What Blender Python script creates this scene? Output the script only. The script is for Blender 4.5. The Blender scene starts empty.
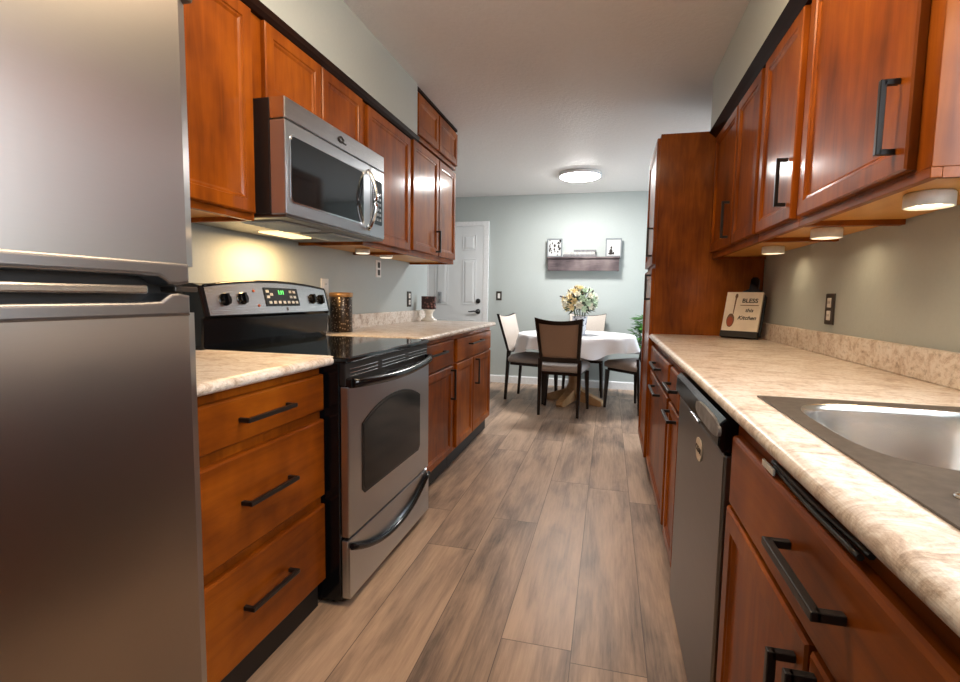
import bpy, bmesh, math, random
from mathutils import Vector, Matrix
random.seed(7)
PI = math.pi
S = bpy.context.scene
COL = S.collection

# ------------------------------------------------------------------ camera
H_CAM, YAW, PITCH, ROLL = 1.1361, 0.24873, -0.0887, 0.01546
cam_data = bpy.data.cameras.new('camera')
cam = bpy.data.objects.new('camera', cam_data)
COL.objects.link(cam)
cam_data.sensor_width = 36.0
cam_data.lens = 501.93 * 36.0 / 960.0
cam_data.clip_start = 0.02
cy_, sy_ = math.cos(YAW), math.sin(YAW)
cp_, sp_ = math.cos(PITCH), math.sin(PITCH)
cr_, sr_ = math.cos(ROLL), math.sin(ROLL)
R0 = Vector((cy_, sy_, 0))
FWD0 = Vector((-sy_, cy_, 0))
UP0 = Vector((0, 0, 1))
FWD = FWD0 * cp_ + UP0 * sp_
U1 = UP0 * cp_ - FWD0 * sp_
RT = R0 * cr_ + U1 * sr_
UP = U1 * cr_ - R0 * sr_
M = Matrix((RT, UP, -FWD)).transposed().to_4x4()
M.translation = Vector((0, 0, H_CAM))
cam.matrix_world = M
S.camera = cam

# ------------------------------------------------------------------ world, lights, exposure
S.view_settings.view_transform = 'Standard'
S.view_settings.look = 'None'
S.view_settings.gamma = 1.0
S.view_settings.use_curve_mapping = False
S.view_settings.exposure = 1.3
S.cycles.use_denoising = True
S.cycles.max_bounces = 10
S.cycles.sample_clamp_indirect = 6.0
S.cycles.caustics_reflective = False
S.cycles.caustics_refractive = False

world = bpy.data.worlds.new('world')
S.world = world
world.use_nodes = True
wb = world.node_tree.nodes['Background']
wb.inputs['Color'].default_value = (0.75, 0.87, 1.0, 1)
wb.inputs['Strength'].default_value = 0.35


def area_light(name, loc, target, sx, sy, power, color):
    d = bpy.data.lights.new(name, 'AREA')
    d.shape = 'RECTANGLE'
    d.size, d.size_y = sx, sy
    d.energy = power
    d.color = color
    o = bpy.data.objects.new(name, d)
    COL.objects.link(o)
    o.location = loc
    o.rotation_euler = (Vector(target) - Vector(loc)).to_track_quat('-Z', 'Y').to_euler()
    return o


P_SINK, P_DINING, P_BACK_FILL = 15.0, 18.0, 0.5
E_DINING, E_KITCHEN_FILL, P_HOOD = 51.0, 9.0, 0.62
area_light('daylight_sink_window', (1.12, 0.50, 1.55), (0.0, 0.50, 1.2), 1.1, 0.9, P_SINK, (0.93, 0.97, 1.0))
area_light('daylight_patio_window', (2.25, 5.35, 1.15), (0.0, 5.35, 0.9), 1.5, 1.9, P_DINING, (0.80, 0.91, 1.0))
area_light('fill_light_back', (-0.35, -1.95, 1.45), (-0.3, 2.0, 1.2), 0.9, 1.0, P_BACK_FILL, (0.95, 0.97, 1.0))  # fill light added behind the camera

# ------------------------------------------------------------------ materials
MAT = {}


def new_mat(name):
    m = bpy.data.materials.new(name)
    m.use_nodes = True
    nt = m.node_tree
    b = nt.nodes['Principled BSDF']
    return m, nt, b


def srgb(r, g, b):
    def f(c):
        c /= 255.0
        return c / 12.92 if c <= 0.04045 else ((c + 0.055) / 1.055) ** 2.4
    return (f(r), f(g), f(b), 1.0)


def noise_node(nt, scale, detail=4.0, rough=0.55, mscale=(1, 1, 1), coord='Object', dist=0.0):
    tc = nt.nodes.new('ShaderNodeTexCoord')
    mp = nt.nodes.new('ShaderNodeMapping')
    mp.inputs['Scale'].default_value = mscale
    nt.links.new(tc.outputs[coord], mp.inputs['Vector'])
    n = nt.nodes.new('ShaderNodeTexNoise')
    n.inputs['Scale'].default_value = scale
    n.inputs['Detail'].default_value = detail
    n.inputs['Roughness'].default_value = rough
    n.inputs['Distortion'].default_value = dist
    nt.links.new(mp.outputs[0], n.inputs['Vector'])
    return n


def ramp(nt, src, stops, interp='LINEAR'):
    r = nt.nodes.new('ShaderNodeValToRGB')
    r.color_ramp.interpolation = interp
    el = r.color_ramp.elements
    while len(el) < len(stops):
        el.new(0.5)
    for e, (p, c) in zip(el, stops):
        e.position = p
        e.color = c
    nt.links.new(src, r.inputs['Fac'])
    return r


def bump(nt, b, src, strength, dist=0.01):
    bp = nt.nodes.new('ShaderNodeBump')
    bp.inputs['Strength'].default_value = strength
    bp.inputs['Distance'].default_value = dist
    nt.links.new(src, bp.inputs['Height'])
    nt.links.new(bp.outputs[0], b.inputs['Normal'])


def plain(name, col, rough=0.5, metal=0.0, coat=0.0, var=0.06, scale=40.0, emit=None, estr=0.0, spec=0.5, bmp=0.0):
    m, nt, b = new_mat(name)
    n = noise_node(nt, scale)
    lo = tuple(c * (1 - var) for c in col[:3]) + (1,)
    hi = tuple(min(1, c * (1 + var)) for c in col[:3]) + (1,)
    r = ramp(nt, n.outputs['Fac'], [(0.3, lo), (0.7, hi)])
    nt.links.new(r.outputs[0], b.inputs['Base Color'])
    b.inputs['Roughness'].default_value = rough
    b.inputs['Metallic'].default_value = metal
    b.inputs['Coat Weight'].default_value = coat
    b.inputs['Coat Roughness'].default_value = 0.08
    b.inputs['Specular IOR Level'].default_value = spec
    if emit:
        b.inputs['Emission Color'].default_value = emit
        b.inputs['Emission Strength'].default_value = estr
    if bmp:
        bump(nt, b, n.outputs['Fac'], bmp, 0.004)
    MAT[name] = m
    return m


def wood(name, dark, mid, light, axis='Z', rough=0.5, coat=0.32, dist=0.6, cr=0.15):
    m, nt, b = new_mat(name)
    sc = {'Z': (9, 9, 0.8), 'Y': (9, 0.8, 9), 'X': (0.8, 9, 9)}[axis]
    n = noise_node(nt, 2.6, 6.0, 0.62, sc, dist=dist)
    n2 = noise_node(nt, 3.2, 3.0, 0.5, (1.4, 1.4, 1.0))
    mix = nt.nodes.new('ShaderNodeMath')
    mix.operation = 'MULTIPLY_ADD'
    nt.links.new(n2.outputs['Fac'], mix.inputs[0])
    mix.inputs[1].default_value = 0.66
    ml = nt.nodes.new('ShaderNodeMath')
    ml.operation = 'MULTIPLY'
    nt.links.new(n.outputs['Fac'], ml.inputs[0])
    ml.inputs[1].default_value = 0.39
    nt.links.new(ml.outputs[0], mix.inputs[2])
    r = ramp(nt, mix.outputs[0], [(0.36, dark), (0.52, mid), (0.68, light)])
    nt.links.new(r.outputs[0], b.inputs['Base Color'])
    b.inputs['Roughness'].default_value = rough
    b.inputs['Specular IOR Level'].default_value = 0.1
    b.inputs['Coat Weight'].default_value = coat
    b.inputs['Coat Roughness'].default_value = cr
    MAT[name] = m
    return m


wood('cherry_upright', (0.125, 0.026, 0.0018, 1), (0.245, 0.056, 0.0028, 1), (0.365, 0.097, 0.0055, 1), 'Z')
wood('cherry_level', (0.125, 0.026, 0.0018, 1), (0.245, 0.056, 0.0028, 1), (0.365, 0.097, 0.0055, 1), 'Y')
wood('cherry_panel', (0.120, 0.028, 0.0030, 1), (0.225, 0.058, 0.005, 1), (0.340, 0.100, 0.010, 1), 'Z', dist=2.2, coat=.15)
wood('cherry_shadow', (0.012, 0.004, 0.002, 1), (0.016, 0.005, 0.0025, 1), (0.022, 0.007, 0.003, 1), 'Y', rough=0.55, coat=0.05)  # dark-stained crown strips, with the shade they sit in painted into the tone
wood('maple_underside', (0.55, 0.26, 0.055, 1), (0.64, 0.31, 0.07, 1), (0.72, 0.37, 0.10, 1), 'Y', rough=0.4, coat=0.2)
wood('table_oak', (0.36, 0.21, 0.10, 1), (0.50, 0.31, 0.16, 1), (0.62, 0.41, 0.23, 1), 'X', rough=0.45, coat=0.1)
wood('chair_espresso', (0.010, 0.006, 0.005, 1), (0.016, 0.010, 0.008, 1), (0.026, 0.016, 0.012, 1), 'Z', rough=0.35, coat=0.4)
wood('weathered_board', (0.05, 0.04, 0.045, 1), (0.12, 0.095, 0.10, 1), (0.22, 0.18, 0.18, 1), 'X', rough=0.7, coat=0.0, dist=1.5)
plain('matte_black', (0.012, 0.011, 0.011, 1), 0.42, 0.0)
plain('toe_black', (0.012, 0.010, 0.009, 1), 0.6)
plain('oven_glass', (0.005, 0.006, 0.007, 1), 0.10, 0.0, spec=0.22)
plain('gloss_black', (0.005, 0.005, 0.006, 1), 0.14, 0.0, coat=0.0, spec=0.4)
plain('glass_black', (0.006, 0.007, 0.008, 1), 0.06, 0.0, coat=0.0, spec=0.45)
plain('bronze_pull', (0.014, 0.012, 0.011, 1), 0.38, 0.2)
plain('chrome', (0.75, 0.75, 0.76, 1), 0.12, 1.0)
plain('white_trim', (0.80, 0.82, 0.84, 1), 0.4)
plain('white_plastic', (0.82, 0.81, 0.78, 1), 0.35)
plain('grey_plate', (0.33, 0.35, 0.37, 1), 0.4)
plain('bronze_plate', (0.045, 0.035, 0.028, 1), 0.4, 0.3)
plain('linen', (0.56, 0.50, 0.45, 1), 0.9, scale=300, var=0.14, bmp=0.3)
plain('taupe_linen', (0.33, 0.235, 0.18, 1), 0.9, scale=300, var=0.16, bmp=0.3)
plain('grey_seat', (0.36, 0.34, 0.34, 1), 0.9, scale=260, var=0.14, bmp=0.3)
plain('tablecloth_white', (0.80, 0.80, 0.84, 1), 0.85, scale=120, var=0.03)
plain('leaf_green', (0.06, 0.22, 0.03, 1), 0.45, scale=14, var=0.6)
plain('leaf_dark', (0.045, 0.085, 0.035, 1), 0.5, scale=20, var=0.6)
plain('petal_peach', (0.90, 0.70, 0.40, 1), 0.6, scale=18, var=0.25)
plain('petal_ivory', (0.92, 0.89, 0.76, 1), 0.6, scale=18, var=0.12)
plain('petal_mint', (0.66, 0.80, 0.62, 1), 0.6, scale=18, var=0.25)
plain('sprig_plum', (0.06, 0.025, 0.05, 1), 0.6)
plain('book_pale', (0.42, 0.41, 0.40, 1), 0.6, scale=60, var=0.3)
plain('pot_grey', (0.25, 0.25, 0.26, 1), 0.5)
plain('paper_cream', (0.80, 0.70, 0.58, 1), 0.6, scale=9, var=0.12)
plain('paper_white', (0.60, 0.61, 0.62, 1), 0.6, var=0.02)
plain('book_grey', (0.17, 0.17, 0.18, 1), 0.6, scale=60, var=0.3)
plain('frame_silver', (0.22, 0.25, 0.27, 1), 0.4, 0.2)
plain('ink_dark', (0.03, 0.025, 0.022, 1), 0.6)
plain('ink_red', (0.30, 0.055, 0.02, 1), 0.6)
plain('spoon_brown', (0.16, 0.085, 0.045, 1), 0.6)
plain('brass_rim', (0.42, 0.24, 0.10, 1), 0.35, 0.5)
plain('porcelain', (0.80, 0.78, 0.72, 1), 0.25, coat=0.4)
plain('sink_rim', (0.080, 0.066, 0.056, 1), 0.42, 0.25, scale=60, var=0.3)
plain('led_green', (0.02, 0.25, 0.03, 1), 0.4, emit=(0.15, 0.9, 0.2, 1), estr=0.7)
plain('cord_black', (0.02, 0.018, 0.016, 1), 0.35)
plain('hood_lens', (0.9, 0.8, 0.6, 1), 0.4, emit=(1.0, 0.66, 0.30, 1), estr=0.9)
plain('puck_glow', (0.9, 0.88, 0.82, 1), 0.4, emit=(1.0, 0.74, 0.44, 1), estr=12.0)
plain('puck_dim', (0.9, 0.88, 0.82, 1), 0.4, emit=(1.0, 0.85, 0.62, 1), estr=0.4)
plain('lamp_dining', (0.9, 0.9, 0.9, 1), 0.4, emit=(1.0, 0.965, 0.92, 1), estr=E_DINING)
plain('lamp_kitchen_fill', (0.9, 0.9, 0.9, 1), 0.4, emit=(1.0, 0.73, 0.46, 1), estr=E_KITCHEN_FILL)
plain('button_grey', (0.30, 0.31, 0.33, 1), 0.35, 0.3, scale=25, var=0.5)


def paint(name, col, bscale, bstr):
    m, nt, b = new_mat(name)
    n = noise_node(nt, bscale, 5, 0.6)
    r = ramp(nt, n.outputs['Fac'], [(0.3, tuple(c * 0.965 for c in col[:3]) + (1,)), (0.7, col)])
    nt.links.new(r.outputs[0], b.inputs['Base Color'])
    b.inputs['Roughness'].default_value = 0.6
    b.inputs['Specular IOR Level'].default_value = 0.3
    bump(nt, b, n.outputs['Fac'], bstr, 0.01)
    MAT[name] = m


paint('wall_sage', (0.470, 0.520, 0.515, 1), 70, 0.08)
paint('ceiling_white', (0.80, 0.775, 0.76, 1), 45, 0.35)
paint('door_white', (0.76, 0.79, 0.81, 1), 90, 0.02)


def stainless(name, col, rough, axis='Z'):
    m, nt, b = new_mat(name)
    sc = {'Z': (300, 300, 3), 'Y': (900, 6, 900)}[axis]
    n = noise_node(nt, 1.0, 3, 0.6, sc)
    r = ramp(nt, n.outputs['Fac'], [(0.3, (rough - 0.02,) * 3 + (1,)), (0.7, (rough + 0.02,) * 3 + (1,))])
    nt.links.new(r.outputs[0], b.inputs['Roughness'])
    r2 = ramp(nt, n.outputs['Fac'], [(0.3, tuple(c * 0.98 for c in col[:3]) + (1,)), (0.7, col)])
    nt.links.new(r2.outputs[0], b.inputs['Base Color'])
    b.inputs['Metallic'].default_value = 1.0
    MAT[name] = m


stainless('fridge_steel', (0.47, 0.445, 0.425, 1), 0.29, 'Y')
_nt = MAT['fridge_steel'].node_tree
_tg = _nt.nodes.new('ShaderNodeTangent')
_tg.direction_type = 'RADIAL'
_tg.axis = 'Z'
_nt.links.new(_tg.outputs[0], _nt.nodes['Principled BSDF'].inputs['Tangent'])
_nt.nodes['Principled BSDF'].inputs['Anisotropic'].default_value = 0.7
_nt.nodes['Principled BSDF'].inputs['Anisotropic Rotation'].default_value = 0.0
for _l in list(_nt.nodes['Principled BSDF'].inputs['Roughness'].links):
    _nt.links.remove(_l)
_nt.nodes['Principled BSDF'].inputs['Roughness'].default_value = 0.31
stainless('steel', (0.56, 0.60, 0.645, 1), 0.30, 'Y')  # cool tint puts reflected bluish daylight into the base colour
_nt = MAT['steel'].node_tree
_tg = _nt.nodes.new('ShaderNodeTangent')
_tg.direction_type = 'RADIAL'
_tg.axis = 'Z'
_nt.links.new(_tg.outputs[0], _nt.nodes['Principled BSDF'].inputs['Tangent'])
_nt.nodes['Principled BSDF'].inputs['Anisotropic'].default_value = 0.75
stainless('steel_light', (0.66, 0.66, 0.67, 1), 0.26, 'Y')
stainless('steel_dark', (0.20, 0.19, 0.18, 1), 0.34, 'Y')
stainless('rail_steel', (0.33, 0.335, 0.35, 1), 0.36, 'Y')
stainless('bowl_steel', (0.72, 0.71, 0.70, 1), 0.22, 'Y')


def laminate():
    m, nt, b = new_mat('laminate_stone')
    n1 = noise_node(nt, 11.0, 10, 0.78, (0.9, 1.7, 1.6), dist=0.7)
    r1 = ramp(nt, n1.outputs['Fac'], [(0.30, srgb(132, 112, 98)), (0.42, srgb(200, 182, 166)), (0.51, srgb(228, 218, 208)), (0.68, srgb(240, 236, 232))])
    n2 = noise_node(nt, 80.0, 6, 0.7, (1, 0.7, 1))
    r2 = ramp(nt, n2.outputs['Fac'], [(0.30, (0.26, 0.22, 0.19, 1)), (0.42, (0.72, 0.68, 0.62, 1)), (0.50, (1, 1, 1, 1))])
    mx = nt.nodes.new('ShaderNodeMix')
    mx.data_type = 'RGBA'
    mx.blend_type = 'MULTIPLY'
    mx.inputs['Factor'].default_value = 0.55
    nt.links.new(r1.outputs[0], mx.inputs['A'])
    nt.links.new(r2.outputs[0], mx.inputs['B'])
    nt.links.new(mx.outputs['Result'], b.inputs['Base Color'])
    b.inputs['Roughness'].default_value = 0.32
    MAT['laminate_stone'] = m


laminate()


def floor_planks():
    m, nt, b = new_mat('vinyl_plank')
    L = nt.links
    W, LEN = 0.2307, 1.5
    tc = nt.nodes.new('ShaderNodeTexCoord')
    sp = nt.nodes.new('ShaderNodeSeparateXYZ')
    L.new(tc.outputs['Object'], sp.inputs[0])

    def mth(op, a, bb=None, c=None):
        n = nt.nodes.new('ShaderNodeMath')
        n.operation = op
        for i, v in enumerate((a, bb, c)):
            if v is None:
                continue
            if isinstance(v, (int, float)):
                n.inputs[i].default_value = v
            else:
                L.new(v, n.inputs[i])
        return n.outputs[0]
    u = mth('DIVIDE', mth('ADD', sp.outputs[0], 0.0753 + 20 * W), W)
    col = mth('FLOOR', u)
    fu = mth('FRACT', u)
    wn = nt.nodes.new('ShaderNodeTexWhiteNoise')
    wn.noise_dimensions = '1D'
    L.new(mth('ADD', col, 0.37), wn.inputs['W'])
    v = mth('ADD', mth('DIVIDE', sp.outputs[1], LEN), mth('MULTIPLY', wn.outputs['Value'], 7.0))
    row = mth('FLOOR', v)
    fv = mth('FRACT', v)
    cb = nt.nodes.new('ShaderNodeCombineXYZ')
    L.new(col, cb.inputs[0])
    L.new(row, cb.inputs[1])
    pn = nt.nodes.new('ShaderNodeTexWhiteNoise')
    pn.noise_dimensions = '2D'
    L.new(cb.outputs[0], pn.inputs['Vector'])
    # grain: stretched along Y, shifted per plank
    cb2 = nt.nodes.new('ShaderNodeCombineXYZ')
    L.new(mth('MULTIPLY', sp.outputs[0], 5.0), cb2.inputs[0])
    L.new(mth('MULTIPLY', sp.outputs[1], 0.85), cb2.inputs[1])
    L.new(mth('MULTIPLY', pn.outputs['Value'], 50.0), cb2.inputs[2])
    g = nt.nodes.new('ShaderNodeTexNoise')
    g.inputs['Scale'].default_value = 1.6
    g.inputs['Detail'].default_value = 5
    g.inputs['Roughness'].default_value = 0.6
    g.inputs['Distortion'].default_value = 0.5
    L.new(cb2.outputs[0], g.inputs['Vector'])
    cb3 = nt.nodes.new('ShaderNodeCombineXYZ')
    L.new(mth('MULTIPLY', sp.outputs[0], 60.0), cb3.inputs[0])
    L.new(mth('MULTIPLY', sp.outputs[1], 3.0), cb3.inputs[1])
    L.new(mth('MULTIPLY', pn.outputs['Value'], 90.0), cb3.inputs[2])
    g2 = nt.nodes.new('ShaderNodeTexNoise')
    g2.inputs['Scale'].default_value = 1.6
    g2.inputs['Detail'].default_value = 6
    g2.inputs['Roughness'].default_value = 0.7
    L.new(cb3.outputs[0], g2.inputs['Vector'])
    f = mth('ADD', mth('MULTIPLY', g.outputs['Fac'], 0.78), mth('ADD', mth('MULTIPLY', g2.outputs['Fac'], 0.34), mth('MULTIPLY', mth('SUBTRACT', pn.outputs['Value'], 0.5), 0.13)))
    rp = ramp(nt, f, [(0.36, srgb(92, 77, 67)), (0.48, srgb(146, 124, 108)), (0.59, srgb(178, 151, 129)), (0.72, srgb(200, 172, 148))])
    ex = mth('MINIMUM', fu, mth('SUBTRACT', 1.0, fu))
    ey = mth('MINIMUM', fv, mth('SUBTRACT', 1.0, fv))
    sx = mth('LESS_THAN', ex, 0.007)
    sy = mth('LESS_THAN', ey, 0.0013)
    seam = mth('MAXIMUM', sx, sy)
    mx = nt.nodes.new('ShaderNodeMix')
    mx.data_type = 'RGBA'
    L.new(mth('MULTIPLY', seam, 0.75), mx.inputs['Factor'])
    L.new(rp.outputs[0], mx.inputs['A'])
    mx.inputs['B'].default_value = srgb(62, 48, 40)
    L.new(mx.outputs['Result'], b.inputs['Base Color'])
    b.inputs['Roughness'].default_value = 0.42
    bump(nt, b, mth('SUBTRACT', mth('MULTIPLY', g2.outputs['Fac'], 0.3), seam), 0.25, 0.002)
    MAT['vinyl_plank'] = m


floor_planks()


def pattern_mats():
    # hammered / perforated tin canister
    m, nt, b = new_mat('perforated_tin')
    tc = nt.nodes.new('ShaderNodeTexCoord')
    v = nt.nodes.new('ShaderNodeTexVoronoi')
    v.inputs['Scale'].default_value = 75
    nt.links.new(tc.outputs['Object'], v.inputs['Vector'])
    r = ramp(nt, v.outputs['Distance'], [(0.18, (0.42, 0.33, 0.25, 1)), (0.36, (0.055, 0.04, 0.03, 1))])
    nt.links.new(r.outputs[0], b.inputs['Base Color'])
    b.inputs['Metallic'].default_value = 0.7
    b.inputs['Roughness'].default_value = 0.35
    MAT['perforated_tin'] = m
    # patterned vase
    m, nt, b = new_mat('vase_pattern')
    tc = nt.nodes.new('ShaderNodeTexCoord')
    v = nt.nodes.new('ShaderNodeTexVoronoi')
    v.inputs['Scale'].default_value = 34
    nt.links.new(tc.outputs['Object'], v.inputs['Vector'])
    r = ramp(nt, v.outputs['Distance'], [(0.25, (0.07, 0.08, 0.16, 1)), (0.40, (0.70, 0.74, 0.82, 1))])
    nt.links.new(r.outputs[0], b.inputs['Base Color'])
    b.inputs['Roughness'].default_value = 0.2
    MAT['vase_pattern'] = m
    # dark red patterned square
    m, nt, b = new_mat('plum_pattern')
    tc = nt.nodes.new('ShaderNodeTexCoord')
    v = nt.nodes.new('ShaderNodeTexVoronoi')
    v.inputs['Scale'].default_value = 38
    nt.links.new(tc.outputs['Object'], v.inputs['Vector'])
    r = ramp(nt, v.outputs['Distance'], [(0.2, (0.36, 0.17, 0.15, 1)), (0.5, (0.035, 0.015, 0.016, 1))])
    nt.links.new(r.outputs[0], b.inputs['Base Color'])
    MAT['plum_pattern'] = m


pattern_mats()

# ------------------------------------------------------------------ mesh helpers


class MB:
    """collects shapes into one mesh"""

    def __init__(self):
        self.bm = bmesh.new()

    def box(self, x0, x1, y0, y1, z0, z1, bev=0.0, seg=2):
        t = bmesh.new()
        bmesh.ops.create_cube(t, size=1.0)
        for v in t.verts:
            v.co = Vector((x0 + (v.co.x + .5) * (x1 - x0), y0 + (v.co.y + .5) * (y1 - y0), z0 + (v.co.z + .5) * (z1 - z0)))
        if bev > 0:
            bev = min(bev, 0.45 * min(abs(x1 - x0), abs(y1 - y0), abs(z1 - z0)))
            bmesh.ops.bevel(t, geom=list(t.edges), offset=bev, segments=seg, profile=0.5, affect='EDGES')
        self.merge(t)
        return self

    def merge(self, t, mat=None):
        vm = {}
        for v in t.verts:
            vm[v] = self.bm.verts.new(mat @ v.co if mat else v.co)
        for f in t.faces:
            try:
                nf = self.bm.faces.new([vm[v] for v in f.verts])
                nf.smooth = f.smooth
            except ValueError:
                pass
        t.free()

    def prism(self, pts, axis, a, b, bev=0.0, seg=2, smooth=False):
        """polygon pts (2-D) extruded along axis from a to b. axis X: pts=(y,z); Y: pts=(x,z); Z: pts=(x,y)"""
        t = bmesh.new()

        def p(q, w):
            return {'X': (w, q[0], q[1]), 'Y': (q[0], w, q[1]), 'Z': (q[0], q[1], w)}[axis]
        A = [t.verts.new(p(q, a)) for q in pts]
        B = [t.verts.new(p(q, b)) for q in pts]
        n = len(pts)
        t.faces.new(A)
        t.faces.new(B[::-1])
        for i in range(n):
            f = t.faces.new((A[i], B[i], B[(i + 1) % n], A[(i + 1) % n]))
            f.smooth = smooth
        bmesh.ops.recalc_face_normals(t, faces=t.faces)
        if bev > 0:
            es = [e for e in t.edges if (e.verts[0] in A) == (e.verts[1] in A)]
            bmesh.ops.bevel(t, geom=es, offset=bev, segments=seg, profile=0.5, affect='EDGES')
        self.merge(t)
        return self

    def lathe(self, prof, cx, cy, n=28, smooth=True, axis='Z', off=0.0):
        """prof: (r, h) list, around axis through (cx, cy) (for axis X: cx,cy are y,z)"""
        t = bmesh.new()
        rings = []
        for r, h in prof:
            ring = []
            for i in range(n):
                a = 2 * PI * i / n + off
                q = (cx + r * math.cos(a), cy + r * math.sin(a))
                co = (q[0], q[1], h) if axis == 'Z' else ((h, q[0], q[1]) if axis == 'X' else (q[0], h, q[1]))
                ring.append(t.verts.new(co))
            rings.append(ring)
        for k in range(len(rings) - 1):
            for i in range(n):
                f = t.faces.new((rings[k][i], rings[k][(i + 1) % n], rings[k + 1][(i + 1) % n], rings[k + 1][i]))
                f.smooth = smooth
        if prof[0][0] > 1e-5:
            t.faces.new(rings[0][::-1])
        if prof[-1][0] > 1e-5:
            t.faces.new(rings[-1])
        bmesh.ops.remove_doubles(t, verts=t.verts, dist=1e-6)
        bmesh.ops.recalc_face_normals(t, faces=t.faces)
        self.merge(t)
        return self

    def tube(self, pts, r, n=8, flat=None):
        """round (or elliptical) tube along points; r scalar or list"""
        t = bmesh.new()
        pts = [Vector(p) for p in pts]
        rings = []
        up = Vector((0, 0, 1))
        for i, p in enumerate(pts):
            d = (pts[min(i + 1, len(pts) - 1)] - pts[max(i - 1, 0)]).normalized()
            a = d.cross(up)
            if a.length < 1e-3:
                a = d.cross(Vector((1, 0, 0)))
            a.normalize()
            b = d.cross(a)
            rr = r[i] if isinstance(r, (list, tuple)) else r
            fl = flat or 1.0
            rings.append([t.verts.new(p + a * math.cos(2 * PI * k / n) * rr + b * math.sin(2 * PI * k / n) * rr * fl) for k in range(n)])
        for k in range(len(rings) - 1):
            for i in range(n):
                f = t.faces.new((rings[k][i], rings[k][(i + 1) % n], rings[k + 1][(i + 1) % n], rings[k + 1][i]))
                f.smooth = True
        t.faces.new(rings[0][::-1])
        t.faces.new(rings[-1])
        bmesh.ops.recalc_face_normals(t, faces=t.faces)
        self.merge(t)
        return self

    def bar(self, p0, p1, w, h=None, w1=None, h1=None, bev=0.0):
        """square-section bar p0 -> p1 with optional taper"""
        h = h or w
        w1 = w1 or w
        h1 = h1 or h
        p0, p1 = Vector(p0), Vector(p1)
        d = (p1 - p0).normalized()
        a = d.cross(Vector((0, 0, 1)))
        if a.length < 1e-3:
            a = Vector((1, 0, 0))
        a.normalize()
        b = a.cross(d)
        t = bmesh.new()
        q = []
        for p, ww, hh in ((p0, w, h), (p1, w1, h1)):
            q.append([t.verts.new(p + a * sx * ww / 2 + b * sy * hh / 2) for sx, sy in ((-1, -1), (1, -1), (1, 1), (-1, 1))])
        t.faces.new(q[0][::-1])
        t.faces.new(q[1])
        for i in range(4):
            t.faces.new((q[0][i], q[0][(i + 1) % 4], q[1][(i + 1) % 4], q[1][i]))
        bmesh.ops.recalc_face_normals(t, faces=t.faces)
        if bev:
            bmesh.ops.bevel(t, geom=list(t.edges), offset=bev, segments=2, profile=0.5, affect='EDGES')
        self.merge(t)
        return self

    def rings(self, loops, cap0=True, cap1=True, smooth=False):
        """bridge equal-length closed loops of 3-D points"""
        t = bmesh.new()
        R = [[t.verts.new(p) for p in l] for l in loops]
        n = len(R[0])
        for k in range(len(R) - 1):
            for i in range(n):
                f = t.faces.new((R[k][i], R[k][(i + 1) % n], R[k + 1][(i + 1) % n], R[k + 1][i]))
                f.smooth = smooth
        if cap0:
            t.faces.new(R[0][::-1])
        if cap1:
            t.faces.new(R[-1])
        bmesh.ops.recalc_face_normals(t, faces=t.faces)
        self.merge(t)
        return self

    def poly(self, pts, smooth=False):
        f = self.bm.faces.new([self.bm.verts.new(p) for p in pts])
        f.smooth = smooth
        return self

    def build(self, name, mat, parent=None, mods=None):
        me = bpy.data.meshes.new(name)
        org = ORG.get(parent.name, Vector((0, 0, 0))) if parent else Vector((0, 0, 0))
        if org.length > 0:
            bmesh.ops.translate(self.bm, verts=self.bm.verts, vec=-org)
        self.bm.to_mesh(me)
        self.bm.free()
        me.materials.append(MAT[mat] if isinstance(mat, str) else mat)
        o = bpy.data.objects.new(name, me)
        COL.objects.link(o)
        if parent:
            o.parent = parent
            ORG[o.name] = org
        return o


ORG = {}


def thing(name, label, cat, loc=(0, 0, 0), group=None):
    o = bpy.data.objects.new(name, None)
    o.empty_display_size = 0.1
    COL.objects.link(o)
    o.location = loc
    ORG[o.name] = Vector(loc)
    tag(o, label, cat, group)
    return o


def tag(o, label, cat, group=None, kind=None):
    o['label'] = label
    o['category'] = cat
    if group:
        o['group'] = group
    if kind:
        o['kind'] = kind
    return o


def struct(o, label=None):
    o['kind'] = 'structure'
    if label:
        o['label'] = label
    return o


def copy_tree(o, parent=None):
    c = o.copy()
    COL.objects.link(c)
    if parent:
        c.parent = parent
    for ch in list(o.children):
        copy_tree(ch, c)
    return c


def single(name, mb, mat, label, cat, loc, group=None):
    """a thing that is one mesh, its origin at loc"""
    loc = Vector(loc)
    bmesh.ops.translate(mb.bm, verts=mb.bm.verts, vec=-loc)
    o = mb.build(name, mat)
    o.location = loc
    return tag(o, label, cat, group)


def text_mesh(name, s, size, mat, parent, mtx, depth=0.0006, font_scale_x=1.0, shear=0.0):
    cu = bpy.data.curves.new(name, 'FONT')
    cu.body = s
    cu.size = size
    cu.extrude = depth
    cu.offset = size * .022
    cu.align_x = 'CENTER'
    cu.align_y = 'CENTER'
    cu.shear = shear
    tmp = bpy.data.objects.new(name + '_tmp', cu)
    COL.objects.link(tmp)
    dg = bpy.context.evaluated_depsgraph_get()
    dg.update()
    me = bpy.data.meshes.new_from_object(tmp.evaluated_get(dg))
    bpy.data.objects.remove(tmp)
    me.transform(Matrix.Diagonal((font_scale_x, 1, 1, 1)))
    me.transform(mtx)
    org = ORG.get(parent.name, Vector((0, 0, 0)))
    me.transform(Matrix.Translation(-org))
    me.materials.clear()
    me.materials.append(MAT[mat])
    o = bpy.data.objects.new(name, me)
    COL.objects.link(o)
    o.parent = parent
    ORG[o.name] = org
    return o


def frame_mtx(origin, xdir, ydir):
    x = Vector(xdir).normalized()
    y = Vector(ydir).normalized()
    z = x.cross(y)
    m = Matrix((x, y, z)).transposed().to_4x4()
    m.translation = Vector(origin)
    return m


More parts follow.
